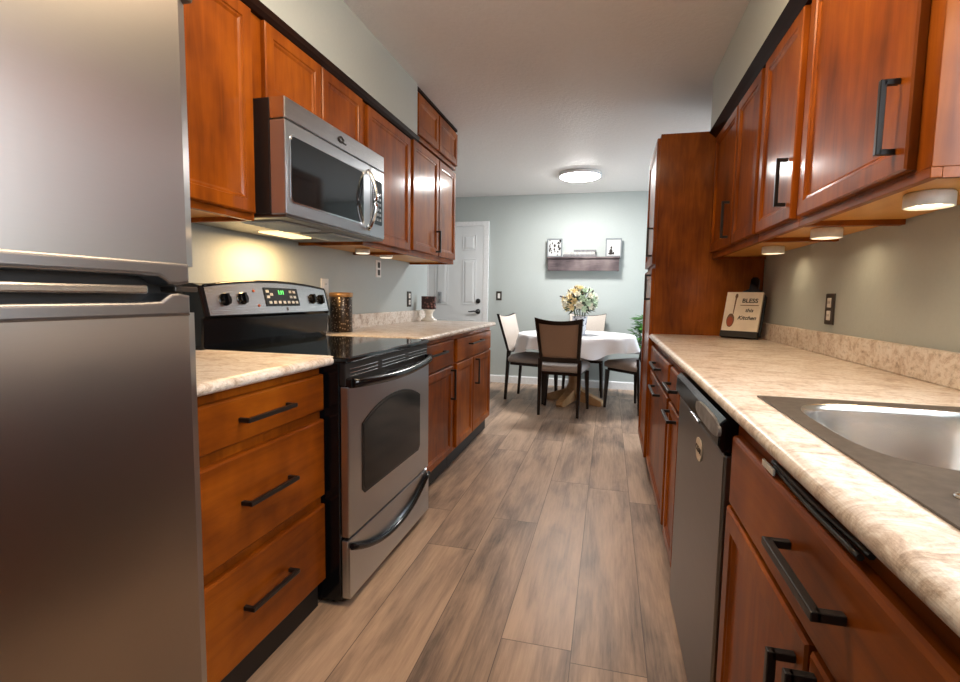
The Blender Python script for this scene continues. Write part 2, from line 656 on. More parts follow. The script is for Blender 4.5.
# cabinet front: a board with its face at X=X facing s (+1 / -1)
def front_rings(mb, X, s, y0, y1, z0, z1, prof):
    loops = []
    for ins, d in prof:
        x = X + s * d
        loops.append([(x, y0 + ins, z0 + ins), (x, y1 - ins, z0 + ins), (x, y1 - ins, z1 - ins), (x, y0 + ins, z1 - ins)])
    mb.rings(loops)


TH = 0.020


def panel_door(X, s, y0, y1, z0, z1, st=0.055):
    st = min(st, 0.3 * min(y1 - y0, z1 - z0))
    mb = MB()
    front_rings(mb, X, s, y0, y1, z0, z1, [(0.0, -TH), (0, -0.004), (0.004, 0), (st - 0.012, 0), (st - 0.009, -0.004), (st - 0.003, -0.0045), (st + 0.004, -0.0095), (st + 0.008, -0.0095)])
    return mb


def slab_front(X, s, y0, y1, z0, z1):
    mb = MB()
    front_rings(mb, X, s, y0, y1, z0, z1, [(0.0, -TH), (0, -0.007), (0.002, -0.003), (0.007, 0), (0.012, 0)])
    return mb


def pull(X, s, a, b, fixed, vert, so=0.030, w=0.012):
    """square bar pull on face X; runs along Z (vert) or Y between a and b at the other coordinate = fixed"""
    mb = MB()
    e = w / 2
    xo = X + s * so

    def P(x0, x1, u0, u1):
        xs = sorted((x0, x1))
        if vert:
            mb.box(xs[0], xs[1], fixed - e, fixed + e, u0, u1, 0.0015)
        else:
            mb.box(xs[0], xs[1], u0, u1, fixed - e, fixed + e, 0.0015)
    P(xo - s * e, xo + s * e, a, b)
    P(X, xo, a, a + w)
    P(X, xo, b - w, b)
    return mb


def cabinet(name, label, X, s, wallx, y0, y1, z0, z1, items, toe=None, body_mat='cherry_upright', group=None, bottom=None, hollow=False):
    """items: list of (kind, y0,y1,z0,z1, handle or None); handle = (a,b,fixed,vert)"""
    t = thing(name, label, 'cabinet', ((X + wallx) / 2, (y0 + y1) / 2, 0 if toe is not None else z0), group)
    xb = X - s * TH
    xs = sorted((xb - s * 0.001, wallx))
    zb = z0 + (.020 if bottom else 0)
    bd = MB()
    if hollow:
        fx = sorted((xb - s * 0.001, xb - s * .02))
        bd.box(fx[0], fx[1], y0, y1, zb, z1, 0.0015).box(fx[1] if s < 0 else xs[0], xs[1] if s < 0 else fx[0], y0, y1, zb, .70)
    else:
        bd.box(xs[0], xs[1], y0, y1, zb, z1, 0.0015)
    bd.build('body', body_mat, t)
    if toe is not None:
        xs = sorted((X - s * toe, wallx))
        MB().box(xs[0], xs[1], y0 + .001, y1 - .001, 0.0, z0).build('toe_kick', 'toe_black', t)
    if bottom:
        fx = sorted((xb, xb - s * .020))
        MB().box(fx[0], fx[1], y0, y1, z0, zb - .0004, 0.0015).build('bottom_rail', 'cherry_level', t)
        xs = sorted((xb - s * 0.0205, wallx))
        for ya in (y0, y1 - .014):
            MB().box(xs[0], xs[1], ya, ya + .014, z0, zb - .0004).build('bottom_rail', 'cherry_level', t)
        MB().box(xs[0], xs[1], y0 + .0145, y1 - .0145, zb - .004, zb - .0004).build('bottom_panel', 'maple_underside', t)
    for it in items:
        kind, a0, a1, b0, b1, hd = it
        if kind == 'door':
            o = panel_door(X, s, a0, a1, b0, b1).build('door', 'cherry_upright', t)
        elif kind == 'drawer':
            o = slab_front(X, s, a0, a1, b0, b1).build('drawer', 'cherry_level', t)
        elif kind == 'false_front':
            o = slab_front(X, s, a0, a1, b0, b1).build('false_front', 'cherry_level', t)
        if hd:
            pull(X, s, *hd).build('handle', 'bronze_pull', o)
    return t


# ------------------------------------------------------------------ setting
WL, WR = -1.58, 0.881
ZC = 2.431
YF = 6.476
YB = -1.7
XDR, XDL = 2.0, -3.2
YP = 3.289       # near side of pantry
YPE = 3.96       # far side of pantry
YLE = 4.27       # end of the kitchen's left wall

struct(MB().box(XDL - .1, XDR + .1, YB - .1, YF + .1, -0.06, 0.0).build('floor', 'vinyl_plank'), 'brown grey wood-look plank floor')
struct(MB().box(XDL - .1, XDR + .1, YB - .1, YF + .1, ZC, ZC + .06).build('ceiling', 'ceiling_white'), 'textured white ceiling')
struct(MB().box(WL - .1, WL, YB, YLE, 0, ZC).build('wall_left', 'wall_sage'))
struct(MB().box(XDL - .1, XDL, YLE - .1, YF, 0, ZC).build('wall_nook_left', 'wall_sage'))
struct(MB().box(XDL, WL - .1, YLE - .1, YLE, 0, ZC).build('wall_nook_return', 'wall_sage'))
struct(MB().box(XDL - .1, XDR + .1, YF, YF + .1, 0, ZC).build('wall_far', 'wall_sage'))
# right kitchen wall with the sink window
wy0, wy1, wz0, wz1 = -0.10, 1.10, 1.10, 2.02
w = MB()
w.box(WR, WR + .12, YB, wy0, 0, ZC).box(WR, WR + .12, wy1, YPE + .08, 0, ZC)
w.box(WR, WR + .12, wy0, wy1, 0, wz0).box(WR, WR + .12, wy0, wy1, wz1, ZC)
struct(w.build('wall_right', 'wall_sage'))
struct(MB().box(WR + .12, XDR, YPE - .02, YPE + .08, 0, ZC).build('wall_dining_return', 'wall_sage'))
py0, py1, pz1 = 4.55, 6.15, 2.08
w = MB()
w.box(XDR, XDR + .12, YPE, py0, 0, ZC).box(XDR, XDR + .12, py1, YF, 0, ZC).box(XDR, XDR + .12, py0, py1, pz1, ZC).box(XDR, XDR + .12, py0, py1, 0, 0.10)
struct(w.build('wall_dining_right', 'wall_sage'))
bx0, bx1, bz0, bz1 = -0.85, 0.15, 0.95, 2.0
w = MB()
w.box(WL, bx0, YB - .1, YB, 0, ZC).box(bx1, WR, YB - .1, YB, 0, ZC).box(bx0, bx1, YB - .1, YB, 0, bz0).box(bx0, bx1, YB - .1, YB, bz1, ZC)
struct(w.build('wall_back', 'wall_sage'))


def window_frame(name, axis, pos, a0, a1, z0, z1, mull):
    mb = MB()
    d0, d1 = pos

    def bx(u0, u1, v0, v1):
        if axis == 'X':
            mb.box(d0, d1, u0, u1, v0, v1, .003)
        else:
            mb.box(u0, u1, d0, d1, v0, v1, .003)
    t = 0.05
    bx(a0, a1, z0, z0 + t); bx(a0, a1, z1 - t, z1); bx(a0, a0 + t, z0 + t, z1 - t); bx(a1 - t, a1, z0 + t, z1 - t)
    for k in range(1, mull + 1):
        c = a0 + (a1 - a0) * k / (mull + 1)
        bx(c - .02, c + .02, z0 + t, z1 - t)
    return struct(mb.build(name, 'white_trim'))


window_frame('window_1', 'X', (WR + .03, WR + .09), wy0, wy1, wz0, wz1, 1)
window_frame('window_2', 'X', (XDR + .03, XDR + .09), py0, py1, 0.10, pz1, 1)
window_frame('fill_window_back', 'Y', (YB - .08, YB - .03), bx0, bx1, bz0, bz1, 1)  # unseen window, added as the opening for the fill from behind

# soffits above the wall cabinets
ZS = 2.118
struct(MB().box(WL, -1.186, YB, 3.012, ZS, ZC - .001).build('wall_soffit_left', 'wall_sage'), 'painted soffit over the left wall cabinets')
struct(MB().box(0.545, WR, YB, YP, ZS, ZC - .001).build('wall_soffit_right', 'wall_sage'), 'painted soffit over the right wall cabinets')
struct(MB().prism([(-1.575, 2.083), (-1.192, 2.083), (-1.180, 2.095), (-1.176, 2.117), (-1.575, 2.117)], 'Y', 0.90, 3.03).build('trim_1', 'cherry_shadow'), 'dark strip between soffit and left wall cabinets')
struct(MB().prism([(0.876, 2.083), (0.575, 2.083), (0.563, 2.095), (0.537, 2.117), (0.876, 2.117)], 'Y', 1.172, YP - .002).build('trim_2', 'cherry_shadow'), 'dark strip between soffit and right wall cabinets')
# baseboards
struct(MB().prism([(YF, 0), (YF - .014, 0), (YF - .014, .085), (YF - .004, .098), (YF, .098)], 'X', -1.541, XDR).build('baseboard_far', 'white_trim'))
struct(MB().box(XDR - .014, XDR, YPE + .08, YF - .014, 0, .098, .003).build('baseboard_right', 'white_trim'))

# far door
DX0, DX1, DZ = -2.372, -1.610, 2.050
d1 = MB()
d1.box(DX0, DX1, YF - .022, YF - .002, 0.01, DZ, .002)
d1 = d1.build('door_1', 'door_white')
struct(d1, 'white six panel door in the far wall')


def raised(x0, x1, z0, z1):
    m = MB()
    y = YF - .0225
    L = []
    for ins, d in ((0, 0.001), (.012, -.010 + .011), (.018, -.004), (.04, -.009), (.045, -.009)):
        L.append([(x0 + ins, y + d, z0 + ins), (x1 - ins, y + d, z0 + ins), (x1 - ins, y + d, z1 - ins), (x0 + ins, y + d, z1 - ins)])
    m.rings(L, cap0=False)
    # moulding ridge round the panel
    for (a0, a1, b0, b1) in ((x0, x1, z0 - .006, z0 + .006), (x0, x1, z1 - .006, z1 + .006), (x0 - .006, x0 + .006, z0, z1), (x1 - .006, x1 + .006, z0, z1)):
        m.box(a0, a1, y - .006, y + .001, b0, b1, .002)
    return m


for cx in (-2.185, -1.80):
    for (z0, z1) in ((0.22, 0.82), (1.03, 1.62), (1.74, 1.94)):
        raised(cx - .085, cx + .085, z0, z1).build('door_panel', 'door_white', d1)
k = MB()
k.lathe([(.033, YF - .024), (.033, YF - .030), (.016, YF - .034), (.013, YF - .060), (.0, YF - .060)], -1.672, .936, 20, axis='Y')
k.tube([(-1.672, YF - .052, .936), (-1.72, YF - .056, .940), (-1.775, YF - .054, .932), (-1.80, YF - .052, .936)], [.010, .009, .008, .006])
k.build('door_handle', 'matte_black', d1)
MB().lathe([(.031, YF - .024), (.031, YF - .034), (.022, YF - .042), (0, YF - .042)], -1.672, 1.074, 20, axis='Y').build('deadbolt', 'matte_black', d1)
c = MB()
c.box(DX1, -1.541, YF - .026, YF, 0, 2.112, .004).box(DX0 - .069, DX0, YF - .026, YF, 0, 2.112, .004).box(DX0, DX1, YF - .026, YF, DZ + .002, 2.112, .004)
struct(c.build('trim_3', 'white_trim'), 'white casing round the far door')

# ------------------------------------------------------------------ left side: fridge
FX = -0.793
FY0, FY1 = -0.05, 0.852
fr = thing('refrigerator', 'tall stainless steel refrigerator standing nearest on the left', 'refrigerator', (-1.2, .4, 0))
MB().box(-1.56, FX - .065, FY0 + .005, FY1 - .005, .02, 1.700, .006).build('body', 'steel_dark', fr)
MB().box(-1.55, FX - .03, FY0 + .01, FY1 - .02, 0.0, .06).build('base_grille', 'matte_black', fr)


def fridge_door(z0, z1):
    """door skin gently bowed across its width, rounded at the side edges"""
    ys = []
    n = 28
    pts = []
    r = .016
    for i in range(n + 1):
        y = FY0 + (FY1 - FY0) * i / n
        u = (2 * i / n - 1)
        bow = .012 * (1 - u * u)
        e = min(y - FY0, FY1 - y)
        edge = 0.0
        if e < r:
            edge = r - math.sqrt(max(0, r * r - (r - e) ** 2))
        pts.append((FX - .012 + bow - edge, y))
    poly = pts + [(FX - .062, FY1), (FX - .062, FY0)]
    mb = MB()
    mb.prism(poly, 'Z', z0, z1)
    for f in mb.bm.faces:
        if abs(f.normal.z) < .5 and f.normal.x > .3:
            f.smooth = True
    return mb


ud = fridge_door(1.186, 1.690).build('upper_door', 'fridge_steel', fr)
ld = fridge_door(.075, 1.094).build('lower_door', 'fridge_steel', fr)
MB().box(FX - .09, FX - .005, FY0, FY1, 1.690, 1.704, .004).build('top_cap', 'steel_dark', fr)


def rail(upper):
    """grip moulding that spans the door and hooks down (or up) at its right end"""
    if upper:
        pts = [(FY0, 1.190), (.812, 1.190), (.812, 1.153), (.786, 1.148), (.766, 1.150), (.756, 1.157), (.744, 1.163), (.70, 1.165), (FY0, 1.164)]
    else:
        pts = [(FY0, 1.090), (.812, 1.090), (.812, 1.129), (.786, 1.133), (.768, 1.132), (.758, 1.126), (.746, 1.118), (.70, 1.116), (FY0, 1.115)]
    mb = MB()
    mb.prism(pts, 'X', FX - .050, FX + .004, .006, 3)
    return mb


rail(True).build('grip_rail', 'rail_steel', ud)
rail(False).build('grip_rail', 'rail_steel', ld)
MB().box(FX - .075, FX - .045, FY0, FY1 - .01, 1.095, 1.185).build('gasket', 'matte_black', fr)
g = MB()
g.box(FX - .052, FX - .012, FY0, .735, 1.131, 1.147, .004)
g.build('recess_bar', 'steel_light', fr)
MB().box(FX - .05, FX - .01, .790, .845, 1.136, 1.146, .002).build('hinge', 'bronze_plate', fr)

# ------------------------------------------------------------------ left side: base cabinets
BX = -0.951
Z0, Z1 = 0.105, 0.886
cabinet('drawer_cabinet', 'three drawer reddish wood base cabinet between refrigerator and stove', BX, 1, -1.576, .895, 1.548, Z0, Z1, [
    ('drawer', .905, 1.545, .730, .858, (1.122, 1.338, .795, False)),
    ('drawer', .905, 1.545, .424, .699, (1.124, 1.342, .563, False)),
    ('drawer', .905, 1.545, .112, .391, (1.122, 1.336, .262, False))], toe=.038)
cabinet('drawer_door_cabinet', 'narrow wood base cabinet with one drawer just beyond the stove', BX, 1, -1.576, 2.43, 3.095, Z0, Z1, [
    ('drawer', 2.44, 3.055, .701, .859, (2.56, 2.86, .803, False)),
    ('door', 2.44, 3.055, .125, .690, (.478, .672, 3.012, True))], toe=.05)
cabinet('double_door_cabinet', 'wide wood base cabinet at the far end of the left counter', BX, 1, -1.576, 3.098, 4.160, Z0, Z1, [
    ('drawer', 3.145, 4.115, .701, .855, (3.42, 3.76, .802, False)),
    ('door', 3.145, 3.550, .125, .690, None),
    ('door', 3.565, 4.115, .125, .690, (.480, .672, 3.62, True))], toe=.05)


def counter_prof(s, wallx, nose, top=.920, bot=.887):
    """cross-section x,z of a counter with a rolled nose"""
    r = (top - bot) / 2
    pts = [(wallx, bot), (wallx, top)]
    n = 18
    cz = (top + bot) / 2
    for i in range(n + 1):
        a = PI / 2 - PI * i / n
        pts.append((nose - s * r * 1.3 + s * r * 1.3 * math.cos(a), cz + r * math.sin(a)))
    return pts


CT = .920
cl = thing('countertop', 'short mottled stone-look countertop between refrigerator and stove', 'countertop', (-1.25, 1.2, .88))
MB().prism(counter_prof(1, -1.578, -.922), 'Y', .875, 1.572, smooth=False).build('slab', 'laminate_stone', cl)
cb = thing('countertop', 'long mottled stone-look countertop beyond the stove on the left', 'countertop', (-1.25, 3.3, .88))
MB().prism(counter_prof(1, -1.578, -.922), 'Y', 2.41, 4.175).build('slab', 'laminate_stone', cb)
MB().box(-1.579, -1.553, 2.42, 4.16, CT, 1.011, .004).build('backsplash', 'laminate_stone', cb)

# ------------------------------------------------------------------ stove
SY0, SY1 = 1.562, 2.385
SX = -.870
st = thing('stove', 'freestanding stainless and black electric stove', 'stove', (-1.2, (SY0 + SY1) / 2, 0))
MB().box(-1.55, SX - .034, SY0, SY1, .02, .900, .004).build('body', 'gloss_black', st)
for yy in (SY0 + .04, SY1 - .04):
    for xx in (-1.50, SX - .08):
        MB().lathe([(.015, 0), (.015, .022)], xx, yy, 10).build('leveling_foot', 'matte_black', st)
ct = MB()
ct.box(-1.52, SX - .002, SY0 - .002, SY1 + .002, .896, .916, .005)
ct = ct.build('cooktop', 'glass_black', st)
# front vent strip under the cooktop
v = MB()
v.box(SX - .034, SX - .010, SY0 + .002, SY1 - .002, .815, .896, .003)
v = v.build('vent_strip', 'matte_black', st)
q = MB()
for (zz) in (.872, .858, .846):
    for (a, b_) in ((.03, .25), (.29, .53), (.57, .80)):
        q.box(SX - .012, SX - .006, SY0 + a, SY0 + b_, zz - .0011, zz + .0011, .0005)
q.build('vent_slot', 'chrome', v)
# oven door with arched window
dr = MB()
dz0, dz1 = .262, .812
dr.box(SX - .032, SX, SY0 + .004, SY1 - .004, dz0, dz1, .004)
dr = dr.build('oven_door', 'steel', st)
wy0_, wy1_, wz0_ = 1.675, 2.245, .400


def arch(y0, y1, z0, zs, rise, ins=0.0, n=16):
    pts = []
    r = .02
    pts += [(y0 + ins + r, z0 + ins), (y1 - ins - r, z0 + ins), (y1 - ins, z0 + ins + r)]
    for i in range(n + 1):
        u = 1 - 2 * i / n
        y = (y0 + y1) / 2 + u * ((y1 - y0) / 2 - ins)
        z = zs + rise * (1 - abs(u) ** 2.2) - ins
        pts.append((y, z))
    pts += [(y0 + ins, z0 + ins + r)]
    return pts


MB().prism(arch(wy0_ - .012, wy1_ + .012, wz0_ - .012, .660, .065), 'X', SX - .002, SX + .002).build('window_trim', 'gloss_black', dr)
MB().prism(arch(wy0_, wy1_, wz0_, .652, .058), 'X', SX - .001, SX + .0035).build('window_glass', 'oven_glass', dr)
# bowed black handle along the top edge of the door
hp = []
for i in range(15):
    u = i / 14
    hp.append((SX + .012 + .030 * math.sin(PI * u) ** .6, SY0 + .012 + (SY1 - SY0 - .024) * u, .826 - .016 * math.sin(PI * u)))
hm = MB()
hm.tube(hp, .014, 10, flat=1.25)
hm.box(SX - .03, SX + .014, SY0 + .006, SY0 + .034, .808, .842, .004).box(SX - .03, SX + .014, SY1 - .034, SY1 - .006, .808, .842, .004)
hm.build('handle', 'gloss_black', dr)
# storage drawer with a scooped pull
dw = MB()
dw.box(SX - .032, SX - .006, SY0 + .004, SY1 - .004, .032, .250, .004)
dw = dw.build('storage_drawer', 'steel', st)


def lip(u):
    return .226 - .098 * (1 - abs(2 * u - 1) ** 2.1)


N = 20
lo_face = MB()
yA, yB = SY0 + .004, SY1 - .004
pts = [(yA, .034)] + [(yB, .034)]
for i in range(N + 1):
    u = 1 - i / N
    pts.append((yA + (yB - yA) * u, lip(u)))
lo_face.prism(pts, 'X', SX - .008, SX + .002)
lo_face.build('drawer_face', 'steel', dw)
lp = MB()
lp.tube([(SX + .006 + .004 * math.sin(PI * i / N), yA + .006 + (yB - yA - .012) * i / N, lip(i / N) + .004) for i in range(N + 1)], .009, 8, flat=1.3)
lp.build('pull_lip', 'gloss_black', dw)
# backguard
bg = MB()
prof = [(-1.555, .90), (-1.470, .90), (-1.458, .94), (-1.452, 1.035), (-1.440, 1.045), (-1.468, 1.160), (-1.50, 1.170), (-1.555, 1.170)]
BY0, BY1 = SY0 - .016, SY1 + .022
bg.prism(prof, 'Y', BY0, BY1, .006)
bg = bg.build('backguard', 'gloss_black', st)
NS = 24
L0, L1 = [], []


def bgp(u, t, d):
    """point on the tilted panel: u 0-1 along Y, t 0-1 bottom to top, d = height off the surface"""
    y = BY0 + .022 + (BY1 - BY0 - .044) * u
    top = 1.157 + .026 * (1 - abs(2 * u - 1) ** 2.0)
    z = 1.048 + (top - 1.048) * t
    x = -1.441 - .028 * ((z - 1.045) / .115)
    nx, nz = .971, .236
    return Vector((x + nx * d, y, z + nz * d))


pn = MB()
for k in range(NS):
    u0, u1 = k / NS, (k + 1) / NS
    pass
outer = [bgp(i / NS, 0, 0.004) for i in range(NS + 1)] + [bgp(1 - i / NS, 1, 0.004) for i in range(NS + 1)]
inner = [p - Vector((.02, 0, 0)) for p in outer]
pn.rings([inner, outer])
pn = pn.build('control_panel', 'steel_light', bg)
cap = MB()
capt = [bgp(i / NS, 1, 0.0) + Vector((0.002, 0, .003)) for i in range(NS + 1)]
cap.tube(capt, .006, 8)
cap.build('panel_cap', 'gloss_black', bg)


def on_panel(u, t, d=.0045):
    p = bgp(u, t, d)
    return frame_mtx(p, (0, 1, 0), (-.236, 0, .971))


def disk_on(mtx, r0, r1, h, n=20):
    t = bmesh.new()
    mb = MB()
    A = [mtx @ Vector((r0 * math.cos(2 * PI * i / n), r0 * math.sin(2 * PI * i / n), 0)) for i in range(n)]
    B = [mtx @ Vector((r1 * math.cos(2 * PI * i / n), r1 * math.sin(2 * PI * i / n), h)) for i in range(n)]
    t.free()
    mb.rings([A, B])
    return mb


for u in (.115, .235, .845, .935):
    mt = on_panel(u, .50)
    kb = disk_on(mt, .026, .022, .012)
    # grip ridge
    for a in ((-.006, .006),):
        pts = [mt @ Vector((x, y, z)) for z in (.011, .020) for x, y in ((-.006, -.021), (.006, -.021), (.006, .021), (-.006, .021))]
        kb.rings([pts[:4], pts[4:]])
    kb.build('knob', 'gloss_black', pn)
for (u, t_) in ((.325, .72), (.345, .25)):
    disk_on(on_panel(u, t_), .006, .005, .003, 12).build('indicator_light', 'ink_red', pn)


def quad_on(u0, u1, t0, t1, d0, d1):
    mb = MB()
    A = [bgp(u, t, d0) for u, t in ((u0, t0), (u1, t0), (u1, t1), (u0, t1))]
    B = [bgp(u, t, d1) for u, t in ((u0, t0), (u1, t0), (u1, t1), (u0, t1))]
    mb.rings([A, B])
    return mb


dp = quad_on(.405, .700, .22, .83, .0035, .007).build('display', 'glass_black', pn)
text_mesh('clock_digits', '1:11', .026, 'led_green', dp, on_panel(.545, .66, .0075))
bt = MB()
for (u, t_) in ((.43, .70), (.43, .52), (.46, .60), (.63, .70), (.63, .52), (.665, .70), (.665, .52), (.44, .34), (.48, .34), (.52, .34), (.56, .34), (.60, .34), (.64, .34), (.675, .34)):
    p0 = [bgp(u + a, t_ + b_, .0068) for a, b_ in ((-.012, -.045), (.012, -.045), (.012, .045), (-.012, .045))]
    p1 = [bgp(u + a, t_ + b_, .0078) for a, b_ in ((-.012, -.045), (.012, -.045), (.012, .045), (-.012, .045))]
    bt.rings([p0, p1])
bt.build('touch_button', 'button_grey', dp)
em = quad_on(.573, .585, .06, .17, .004, .0055)
em.build('emblem', 'ink_dark', pn)

# ------------------------------------------------------------------ left wall cabinets
UX = -1.187
UZ0, UZ1 = 1.385, 2.083
cabinet('wall_cabinet', 'orange-lit single door wall cabinet left of the microwave', UX, 1, -1.576, .90, 1.530, UZ0, UZ1, [('door', .92, 1.515, 1.408, 2.078, None)], bottom=True)
cabinet('wall_cabinet', 'short two door wall cabinet directly above the microwave', UX, 1, -1.576, 1.533, 2.328, 1.803, UZ1, [('door', 1.583, 1.935, 1.812, 2.078, None), ('door', 1.945, 2.300, 1.812, 2.078, None)])
cabinet('wall_cabinet', 'single door wall cabinet just right of the microwave', UX, 1, -1.576, 2.331, 2.928, UZ0, UZ1, [('door', 2.355, 2.910, 1.408, 2.072, None)], bottom=True)
cabinet('wall_cabinet', 'two door wall cabinet at the far end of the left wall', UX, 1, -1.576, 2.931, 3.855, UZ0, 2.10, [('door', 2.955, 3.432, 1.418, 2.088, (1.438, 1.588, 3.385, True)), ('door', 3.446, 3.835, 1.418, 2.088, None)], bottom=True)
cabinet('wall_cabinet', 'small two door cabinet on top, up against the ceiling', UX, 1, -1.576, 3.016, 3.885, 2.120, 2.412, [('door', 3.040, 3.422, 2.148, 2.388, None), ('door', 3.440, 3.870, 2.148, 2.388, None)])
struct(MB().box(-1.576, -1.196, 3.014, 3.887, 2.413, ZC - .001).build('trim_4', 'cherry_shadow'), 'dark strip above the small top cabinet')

# ------------------------------------------------------------------ microwave
MX = -1.082
MY0, MY1, MZ0, MZ1 = 1.534, 2.312, 1.404, 1.800
mw = thing('microwave', 'stainless over-the-range microwave above the stove', 'microwave', (-1.3, 1.9, MZ0))
MB().box(-1.574, MX - .061, MY0, MY1, MZ0 + .006, MZ1, .003).build('body', 'matte_black', mw)
MB().box(MX - .060, MX, MY0, MY1, 1.729, MZ1, .003).build('top_vent', 'steel_light', mw)
md = MB()
MDY1 = 2.165
md.box(MX - .060, MX, MY0, MDY1, MZ0 + .004, 1.725, .003)
md = md.build('door', 'steel', mw)


def rrect(y0, y1, z0, z1, r, n=5):
    pts = []
    for (cy, cz, a0) in ((y1 - r, z0 + r, -PI / 2), (y1 - r, z1 - r, 0), (y0 + r, z1 - r, PI / 2), (y0 + r, z0 + r, PI)):
        for i in range(n + 1):
            a = a0 + PI / 2 * i / n
            pts.append((cy + r * math.cos(a), cz + r * math.sin(a)))
    return pts


MB().prism(rrect(1.560, 2.098, 1.450, 1.684, .022), 'X', MX - .002, MX + .002).build('window_trim', 'chrome', md)
MB().prism(rrect(1.566, 2.092, 1.456, 1.678, .018), 'X', MX - .001, MX + .0035).build('window_glass', 'glass_black', md)
hb = []
for i in range(17):
    u = i / 16
    hb.append((MX + .004 + .042 * math.sin(PI * u) ** .7, 2.128, 1.432 + .262 * u))
MB().tube(hb, .0115, 10).build('handle', 'chrome', md)
cpnl = MB()
cpnl.box(MX - .060, MX, MDY1 + .003, MY1, MZ0 + .004, 1.725, .003)
cpnl = cpnl.build('control_panel', 'steel', mw)
MB().prism(rrect(MDY1 + .024, MY1 - .03, 1.468, 1.672, .010), 'X', MX - .001, MX + .003).build('keypad', 'glass_black', cpnl)
bt = MB()
for r_ in range(6):
    for c_ in range(3):
        yy = MDY1 + .036 + c_ * .026
        zz = 1.486 + r_ * .024
        bt.box(MX + .002, MX + .0036, yy, yy + .016, zz, zz + .012)
bt.build('key_button', 'button_grey', cpnl)
# little swirl emblem on the vent strip
em = MB()
for k in range(2):
    em.tube([(MX + .002, 1.905 + .022 * math.cos(a) * (1 - .25 * k), 1.762 + .010 * math.sin(a) + .003 * k) for a in [PI * (.1 + 1.75 * j / 14) + k * .9 for j in range(15)]], .0024, 6)
em.box(MX, MX + .002, 1.925, 1.945, 1.752, 1.757)
em.build('emblem', 'ink_dark', mw)
# underside: grille, filters and cooktop lamp
MB().box(-1.55, MX - .004, MY0 + .004, MY1 - .004, MZ0 - .006, MZ0 + .006, .003).build('base_plate', 'steel_dark', mw)
fl = MB()
for (a, b_) in ((1.60, 1.86), (1.96, 2.22)):
    fl.box(-1.32, -1.15, a, b_, MZ0 - .012, MZ0 - .006, .002)
    for j in range(9):
        yy = a + .015 + j * (b_ - a - .03) / 8
        fl.box(-1.315, -1.155, yy - .003, yy + .003, MZ0 - .015, MZ0 - .012)
fl.build('grease_filter', 'steel', mw)
MB().box(-1.45, -1.35, 1.86, 2.10, MZ0 - .013, MZ0 - .006, .002).build('lamp_lens', 'hood_lens', mw)
hl = area_light('cooktop_lamp', (-1.40, 1.98, MZ0 - .018), (-1.40, 1.98, 0.5), .09, .24, P_HOOD * 4, (1.0, .62, .27))

# ------------------------------------------------------------------ right side: wall cabinets
RX = 0.570
RZ0, RZ1 = 1.377, 2.083
cabinet('wall_cabinet', 'two door wall cabinet on the right next to the tall pantry', RX, -1, .877, 2.325, YP - .003, RZ0, RZ1, [
    ('door', 2.745, 3.262, 1.412, 2.078, (1.448, 1.632, 2.80, True)), ('door', 2.345, 2.725, 1.412, 2.078, None)], bottom=True)
cabinet('wall_cabinet', 'narrow single door wall cabinet in the middle of the right row', RX, -1, .877, 1.862, 2.322, RZ0, RZ1, [
    ('door', 1.892, 2.298, 1.408, 2.078, (1.457, 1.618, 1.945, True))], bottom=True)
cabinet('wall_cabinet', 'large single door wall cabinet nearest on the right', RX, -1, .877, 1.172, 1.859, RZ0, RZ1, [
    ('door', 1.222, 1.825, 1.404, 2.078, (1.446, 1.600, 1.268, True))], bottom=True)
for (x, y, lb) in ((.715, 1.415, 'round white puck light under the nearest right wall cabinet'), (.735, 2.04, 'round white puck light under the middle right wall cabinet'), (.748, 2.68, 'round white puck light under the right wall cabinet by the pantry')):
    p = thing('puck_light', lb, 'light', (x, y, RZ0 + .0155), None)
    zt = RZ0 + .0155
    MB().lathe([(.045, zt), (.048, zt - .004), (.048, zt - .033), (.0445, zt - .034), (.0435, zt - .022), (0, zt - .021)], x, y, 32).build('housing', 'white_plastic', p)
    MB().lathe([(.0430, zt - .0225), (.042, zt - .0240), (.025, zt - .025), (0.0, zt - .0252)], x, y, 32).build('lens', 'puck_glow', p)
for (x, y, lb) in ((-1.40, 2.70, 'small round puck light under the left wall cabinets, nearer the microwave'), (-1.40, 3.02, 'small round puck light under the far left wall cabinet')):
    p = thing('puck_light', lb, 'light', (x, y, UZ0 + .0155), None)
    zt = UZ0 + .0155
    MB().lathe([(.040, zt), (.042, zt - .004), (.042, zt - .024)], x, y, 24).build('housing', 'white_plastic', p)
    MB().lathe([(.041, zt - .0235), (.036, zt - .028), (0.0, zt - .031)], x, y, 24).build('lens', 'puck_dim', p)

# ------------------------------------------------------------------ right side: pantry
PX = .252
pt = thing('pantry_cabinet', 'tall reddish wood pantry cabinet at the end of the right counter', 'cabinet', (.57, 3.6, 0))
MB().box(PX + TH, .877, YP, YPE - .025, .10, 2.125, .002).build('body', 'cherry_panel', pt)
MB().box(PX + .07, .877, YP + .001, YPE - .03, 0, .10).build('toe_kick', 'toe_black', pt)
for (z0, z1, h0, h1) in ((1.352, 2.105, 1.40, 1.58), (.125, 1.325, 1.13, 1.29)):
    d_ = panel_door(PX, -1, YP + .012, YPE - .035, z0, z1).build('door', 'cherry_upright', pt)
    pull(PX, -1, h0, h1, YP + .06, True).build('handle', 'bronze_pull', d_)

